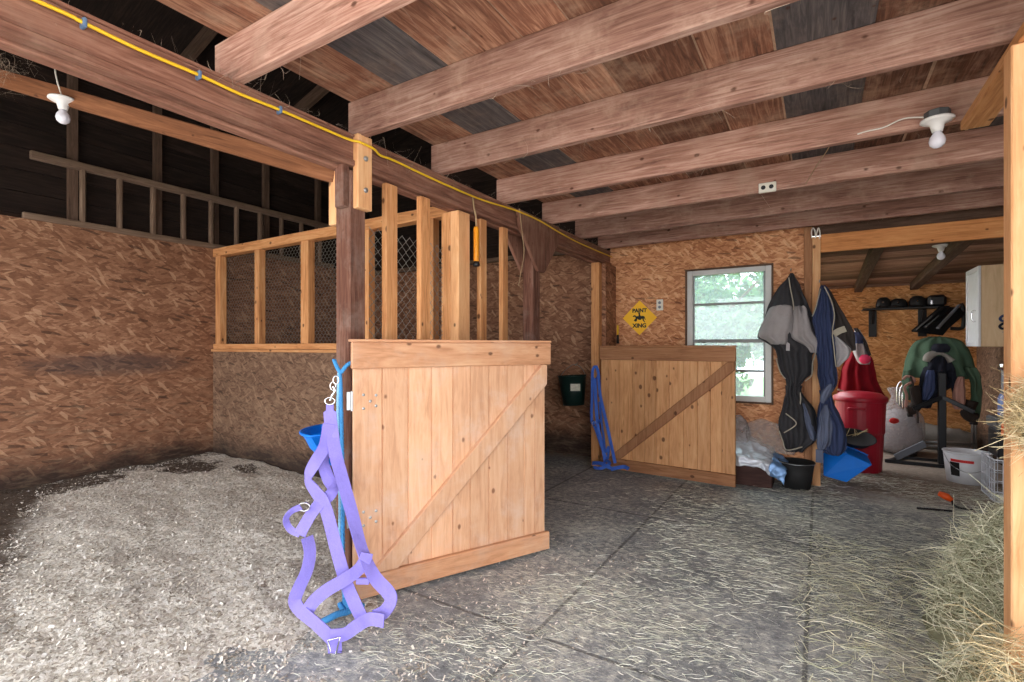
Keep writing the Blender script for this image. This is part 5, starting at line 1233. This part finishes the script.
def quads(name, centers, ax, bx, tints, mat, label, cat):
    """many small flat flakes as one object of uncountable stuff"""
    n = len(centers); vs = np.empty((n, 4, 3)); vs[:, 0] = centers - ax - bx; vs[:, 1] = centers + ax - bx; vs[:, 2] = centers + ax + bx; vs[:, 3] = centers - ax + bx
    me = bpy.data.meshes.new(name); me.vertices.add(n * 4); me.vertices.foreach_set('co', vs.ravel())
    me.loops.add(n * 4); me.loops.foreach_set('vertex_index', np.arange(n * 4))
    me.polygons.add(n); me.polygons.foreach_set('loop_start', np.arange(n) * 4)
    at = me.attributes.new('tint', 'FLOAT', 'FACE'); at.data.foreach_set('value', tints.astype(np.float32))
    me.materials.append(M[mat]); me.update(calc_edges=True)
    o = bpy.data.objects.new(name, me); COL.objects.link(o); WL[o] = (0, 0, 0)
    return tag(o, label, cat, None, 'stuff') if label else o
def strands(name, P, D_, L, W, bend, tints, mat, label, cat, segs=3):
    """thin bent blades: P base, D_ direction, L length, W width, bend sideways offset vector"""
    n = len(P); k = segs + 1; up = rng.normal(size=(n, 3)); sd = np.cross(D_, up); sd /= np.linalg.norm(sd, axis=1)[:, None] + 1e-9
    vs = np.empty((n, k, 2, 3))
    for i in range(k):
        t = i / segs; c = P + D_ * (L * (t - 0.5))[:, None] + bend * (4 * t * (1 - t) - 0.5)[..., None] if False else P + D_ * (L * (t - 0.5))[:, None] + bend * (4 * t * (1 - t) - 0.5)
        w = (W * (1 - 0.6 * abs(2 * t - 1)))[:, None]
        vs[:, i, 0] = c - sd * w / 2; vs[:, i, 1] = c + sd * w / 2
    idx = np.arange(n * k * 2).reshape(n, k, 2)
    q = np.stack([idx[:, :-1, 0], idx[:, :-1, 1], idx[:, 1:, 1], idx[:, 1:, 0]], -1).reshape(-1)
    me = bpy.data.meshes.new(name); me.vertices.add(n * k * 2); me.vertices.foreach_set('co', vs.ravel())
    me.loops.add(len(q)); me.loops.foreach_set('vertex_index', q)
    me.polygons.add(n * segs); me.polygons.foreach_set('loop_start', np.arange(n * segs) * 4)
    at = me.attributes.new('tint', 'FLOAT', 'FACE'); at.data.foreach_set('value', np.repeat(tints, segs).astype(np.float32))
    me.materials.append(M[mat]); me.update(calc_edges=True)
    o = bpy.data.objects.new(name, me); COL.objects.link(o); WL[o] = (0, 0, 0)
    return tag(o, label, cat, None, 'stuff') if label else o
def child(o, p):
    o.parent = p; o.location = -V(WL[p]); return o

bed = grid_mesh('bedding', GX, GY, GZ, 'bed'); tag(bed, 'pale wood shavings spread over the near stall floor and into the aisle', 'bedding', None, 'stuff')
N = 95000
cx = rng.uniform(-5.9, -0.9, N); cy = 0.25 + 2.8 * rng.random(N) ** 1.15
hz = bed_h(cx, cy); nn = vnoise(cx, cy, 2.3, 5.0)
e = (cy - (0.46 - 0.36 * (cx + 2.7))) - 0.5 * nn
man = np.minimum(((cx + 5.45) / .34) ** 2 + ((cy - 2.62) / .27) ** 2, ((cx + 5.7) / .3) ** 2 + ((cy - 1.75) / .3) ** 2)
keep = ((hz > -0.012) | (rng.random(N) < 0.12)) & ((e > 0.0) | (rng.random(N) < 0.05)) & ((man > 1.0 + 1.6 * vnoise(cx, cy, 7.0, 2.0)) | (rng.random(N) < 0.15))
cx, cy, hz = cx[keep], cy[keep], np.maximum(hz[keep], 0); n = len(cx)
a = rng.uniform(0, 6.28, n); tl = rng.normal(0, 0.35, n); L = rng.gamma(2.5, 0.0018, n).clip(0.0018, 0.014); W = np.minimum(L * 0.6, rng.uniform(0.0012, 0.005, n))
AX = np.stack([np.cos(a) * L, np.sin(a) * L, tl * L], 1); BX = np.stack([-np.sin(a) * W, np.cos(a) * W, rng.normal(0, 0.3, n) * W], 1)
fl = quads('shaving_flakes', np.stack([cx, cy, hz + 0.004], 1), AX, BX, rng.random(n), 'chip', None, None)
child(fl, bed); fl['kind'] = 'stuff'

# loose hay over the aisle
N = 62000
x = rng.uniform(-2.0, 1.6, N); y = rng.uniform(0.9, 6.4, N)
dn = 0.5 + 0.9 * vnoise(x, y, 1.3, 4.0) + 0.6 * vnoise(x, y, 4.0, 9.0) + 0.35 * np.clip((x + 0.4) / 1.2, -1, 1) - 0.35 * np.clip((-1.0 - x), 0, 1) - 0.3 * np.clip(y - 4.8, 0, 1.5)
k = (rng.random(N) < np.clip(dn, 0.03, 1)); x, y = x[k], y[k]; n = len(x)
a = rng.normal(0.3, 0.6, n); L = rng.gamma(2.2, 0.02, n).clip(0.01, 0.2)
Dv = np.stack([np.cos(a), np.sin(a), rng.normal(0, 0.04, n)], 1)
bd = np.stack([-np.sin(a), np.cos(a), np.zeros(n)], 1) * (rng.normal(0, 0.12, n) * L)[:, None]
strands('loose_hay', np.stack([x, y, rng.uniform(0.003, 0.014, n)], 1), Dv, L, rng.uniform(0.001, 0.0028, n), bd, rng.random(n), 'hayfloor', 'thin wisps of hay strewn over the rubber mats of the aisle', 'hay')

def hay_heap(name, label, mounds, n, mat, Lm=0.13, spill=0.3, flat=0.5):
    """mounds: (x, y, rx, ry, h, z0)"""
    b = MB()
    for (mx, my, rx, ry, h, z0) in mounds[:1]:
        pass
    t = None; xs = []; 
    def H(px, py):
        z = np.zeros(np.shape(px))
        for (mx, my, rx, ry, h, z0) in mounds:
            q = ((px - mx) / rx) ** 2 + ((py - my) / ry) ** 2
            z = np.maximum(z, h * np.clip(1 - q, 0, 1) ** 0.6)
        return z
    x0 = min(m[0] - m[2] for m in mounds) - .05; x1 = max(m[0] + m[2] for m in mounds) + .05
    y0 = min(m[1] - m[3] for m in mounds) - .05; y1 = max(m[1] + m[3] for m in mounds) + .05
    X, Y = np.meshgrid(np.linspace(x0, x1, 50), np.linspace(y0, y1, 60), indexing='ij')
    Zz = H(X, Y) * 0.82 * (1 + 0.3 * vnoise(X, Y, 7, 1.0)) - 0.006
    core = grid_mesh(name, X, Y, Zz, 'haycore'); tag(core, label, 'hay', None, 'stuff')
    px = rng.uniform(x0 - spill, x1 - 0.14, n * 4); py = rng.uniform(y0 - spill, y1 + spill * .5, n * 4); hh = H(px, py)
    pr = np.where(hh > 0.02, 0.35 + hh * 1.5, 0.05); k = rng.random(n * 4) < pr; px, py, hh = px[k][:n], py[k][:n], hh[k][:n]; m = len(px)
    z = hh * rng.uniform(0.72, 1.1, m) + rng.uniform(0.003, 0.02, m)
    Dv = rng.normal(size=(m, 3)) * np.array([1, 1, flat]); Dv /= np.linalg.norm(Dv, axis=1)[:, None]
    Dv[hh < 0.02, 2] *= 0.1
    L = rng.gamma(4, Lm / 4, m).clip(0.03, 0.4); bd = rng.normal(size=(m, 3)) * (L * 0.16)[:, None]
    z = np.maximum(z, np.abs(Dv[:, 2]) * L * 0.5 + 0.004)
    s = strands('hay_stalks', np.stack([px, py, z], 1), Dv, L, rng.uniform(0.002, 0.0052, m), bd, rng.random(m), mat, None, None, 4)
    child(s, core); s['kind'] = 'stuff'
    return core
hay_heap('hay_heap', 'heap of pale green hay on the floor at the foot of the pale post', [(1.0, 3.25, 0.50, 0.5, 0.56, 0), (0.84, 2.98, 0.42, 0.42, 0.34, 0), (0.80, 2.45, 0.42, 0.35, 0.22, 0), (1.05, 2.6, .48, .7, .36, 0), (0.72, 2.12, 0.36, 0.3, 0.22, 0)], 17000, 'hay', 0.15, 0.4)
# hay tuft on the face of the post
tf = thing('hay_tuft', (0.66, 2.28, 0.9), 'shaggy tuft of dry straw stuffed against the face of the pale post', 'hay'); tf['kind'] = 'stuff'
def tuft(b):
    N_, K = 22, 12; base = len(b.v)
    for i in range(K + 1):
        ph = math.pi * i / K
        for k in range(N_):
            a = 2 * math.pi * k / N_; d = V((math.sin(ph) * math.cos(a), math.sin(ph) * math.sin(a), math.cos(ph)))
            s_ = 1 + 0.35 * mnoise.noise(d * 2.2 + V((4, 0, 0)))
            b.v.append(V((0.72 + d.x * 0.155 * s_, 2.30 + d.y * 0.075 * s_, 1.07 + d.z * 0.13 * s_)))
    for i in range(K):
        for k in range(N_):
            k2 = (k + 1) % N_; b.face([base + i * N_ + k, base + i * N_ + k2, base + (i + 1) * N_ + k2, base + (i + 1) * N_ + k], [(0, 0)] * 4, .5)
part('tuft_core', 'haycore', tf, tuft, smooth=True)
N = 4200
d = rng.normal(size=(N, 3)); d /= np.linalg.norm(d, axis=1)[:, None]
P = np.array([0.712, 2.29, 1.07]) + d * np.array([0.175, 0.085, 0.15]) * rng.uniform(0.75, 1.05, N)[:, None]
Dv = d * np.array([0.5, 0.35, 0.3]) + rng.normal(size=(N, 3)) * np.array([0.8, 0.45, 0.55]); Dv /= np.linalg.norm(Dv, axis=1)[:, None]
L = rng.gamma(3, 0.027, N).clip(0.02, 0.24)
s = strands('straw_stalks', P, Dv, L, rng.uniform(0.0014, 0.003, N), rng.normal(size=(N, 3)) * (L * 0.12)[:, None], rng.random(N), 'straw', None, None, 4)
child(s, tf); s['kind'] = 'stuff'
# loose stalks sticking up along the foot of the post
N = 900
P = np.stack([rng.uniform(0.46, 0.9, N), rng.uniform(2.05, 2.37, N), rng.uniform(0.03, 0.36, N)], 1)
Dv = rng.normal(size=(N, 3)) * np.array([1, 0.5, 0.7]); Dv /= np.linalg.norm(Dv, axis=1)[:, None]; L = rng.gamma(4, 0.045, N).clip(0.05, 0.35)
P[:, 2] = np.maximum(P[:, 2], np.abs(Dv[:, 2]) * L * .5 + .005)
strands('straw_wisps', P, Dv, L, rng.uniform(0.0016, 0.0032, N), rng.normal(size=(N, 3)) * (L * 0.12)[:, None], rng.random(N), 'straw', 'long straw wisps leaning on the foot of the pale post', 'straw', 4)

# cobwebs and hay caught on the timbers
N = 640
sel = rng.random(N)
P = np.where(sel[:, None] < 0.45, np.stack([rng.uniform(-2.12, -2.02, N), rng.uniform(0.4, 5.2, N), rng.uniform(2.36, 2.43, N)], 1),
             np.where(sel[:, None] < 0.75, np.stack([rng.uniform(-2.0, 0.5, N), rng.choice(JY, N) - 0.024 + rng.normal(0, 0.02, N), rng.uniform(2.36, 2.42, N)], 1),
                      np.array(view_pt(6, 70, 2.86)) + np.stack([rng.normal(0, 0.11, N), rng.normal(0, 0.05, N), rng.normal(0, 0.045, N)], 1)))
Dv = rng.normal(size=(N, 3)); Dv /= np.linalg.norm(Dv, axis=1)[:, None]; L = rng.gamma(3, 0.025, N).clip(0.02, 0.2)
strands('cobwebs', P, Dv, L, rng.uniform(0.0008, 0.002, N), rng.normal(size=(N, 3)) * (L * 0.3)[:, None], rng.random(N), 'cob', 'dusty cobweb threads and chaff caught on the beam and joists', 'cobweb', 4)

# ================================================================== TREES OUTSIDE THE WINDOW
def tree(x, y, h, cr, nl, label, seed):
    t = thing('garden_tree', (x, y, -0.1), label, 'tree', 'trees outside the window')
    part('trunk', 'bark', t, lambda b: b.tube(spline([(x, y, -0.1), (x + .06, y, h * .3), (x - .05, y + .1, h * .6), (x, y, h * 0.85)], 5), [0.10 - 0.005 * i for i in range(16)], 8), smooth=True)
    for k in range(4):
        a = k * 1.6 + seed; z0 = h * (0.35 + 0.1 * k)
        part('branch', 'bark', t, lambda b: b.tube(spline([(x, y, z0), (x + .4 * math.cos(a) * cr, y + .4 * math.sin(a) * cr, z0 + .3), (x + .8 * math.cos(a) * cr, y + .8 * math.sin(a) * cr, z0 + .7)], 4), [0.045 - 0.004 * i for i in range(9)], 6), smooth=True)
    g = np.random.default_rng(seed); d = g.normal(size=(nl, 3)); d /= np.linalg.norm(d, axis=1)[:, None]
    cl_ = g.normal(size=(60, 3)); cl_ /= np.linalg.norm(cl_, axis=1)[:, None]; cl_ *= g.uniform(0.3, 0.95, (60, 1))
    c = cl_[g.integers(0, 60, nl)] + d * g.uniform(0.05, 0.26, (nl, 1))
    c = c * np.array([cr, cr, h * 0.46]) + np.array([x, y, h * 0.55])
    c[:, 2] = np.maximum(c[:, 2], 0.05)
    u = g.normal(size=(nl, 3)); u /= np.linalg.norm(u, axis=1)[:, None]; w = np.cross(u, g.normal(size=(nl, 3))); w /= np.linalg.norm(w, axis=1)[:, None]
    sz = g.uniform(0.03, 0.075, nl)[:, None]
    fo_ = quads('foliage', c, u * sz, w * sz * 0.5, g.random(nl), 'leaf', None, None); child(fo_, t); fo_['kind'] = 'stuff'
tree(-1.75, 9.6, 2.6, 1.25, 7500, 'leafy shrub seen through the lower window panes', 1)
tree(-3.4, 12.5, 4.6, 1.9, 9000, 'taller pale green tree seen through the upper window panes', 2)
tree(-0.6, 14.2, 4.0, 1.8, 9000, 'pale green tree farther off behind the window shrub', 3)

# ================================================================== LIGHT
w = bpy.data.worlds.new('sky'); S.world = w; w.use_nodes = True
bg = w.node_tree.nodes['Background']; bg.inputs[0].default_value = (0.97, 0.98, 1.0, 1); bg.inputs[1].default_value = 2.4
sun = bpy.data.lights.new('sun', 'SUN'); sun.energy = 3.0; sun.angle = math.radians(6); sun.color = (1, 0.95, 0.88)
so_ = bpy.data.objects.new('sun', sun); COL.objects.link(so_); so_.rotation_euler = (math.radians(32), 0, math.radians(-14))
def portal(loc, rot, sx_, sy_):
    l = bpy.data.lights.new('daylight_portal', 'AREA'); l.shape = 'RECTANGLE'; l.size = sx_; l.size_y = sy_; l.cycles.is_portal = True
    o = bpy.data.objects.new('daylight_portal', l); COL.objects.link(o); o.location = loc; o.rotation_euler = rot
portal((-2.15, -1.52, 1.22), (math.radians(90), 0, 0), 7.9, 2.44)
portal((-0.14, 7.25, 1.3), (0, math.radians(-90), 0), 1.6, 2.1)  # at the added opening in the unseen tack side wall
portal((-0.8, 5.58, 1.43), (math.radians(-90), 0, 0), 0.85, 1.4)
S.cycles.use_denoising = True
try: S.cycles.denoiser = 'OPENIMAGEDENOISE'
except Exception: pass
S.cycles.max_bounces = 10; S.cycles.diffuse_bounces = 6; S.cycles.transparent_max_bounces = 16
S.cycles.sample_clamp_indirect = 6
S.view_settings.view_transform = 'Standard'; S.view_settings.look = 'None'; S.view_settings.gamma = 1.0; S.view_settings.use_curve_mapping = False
S.view_settings.exposure = 1.25
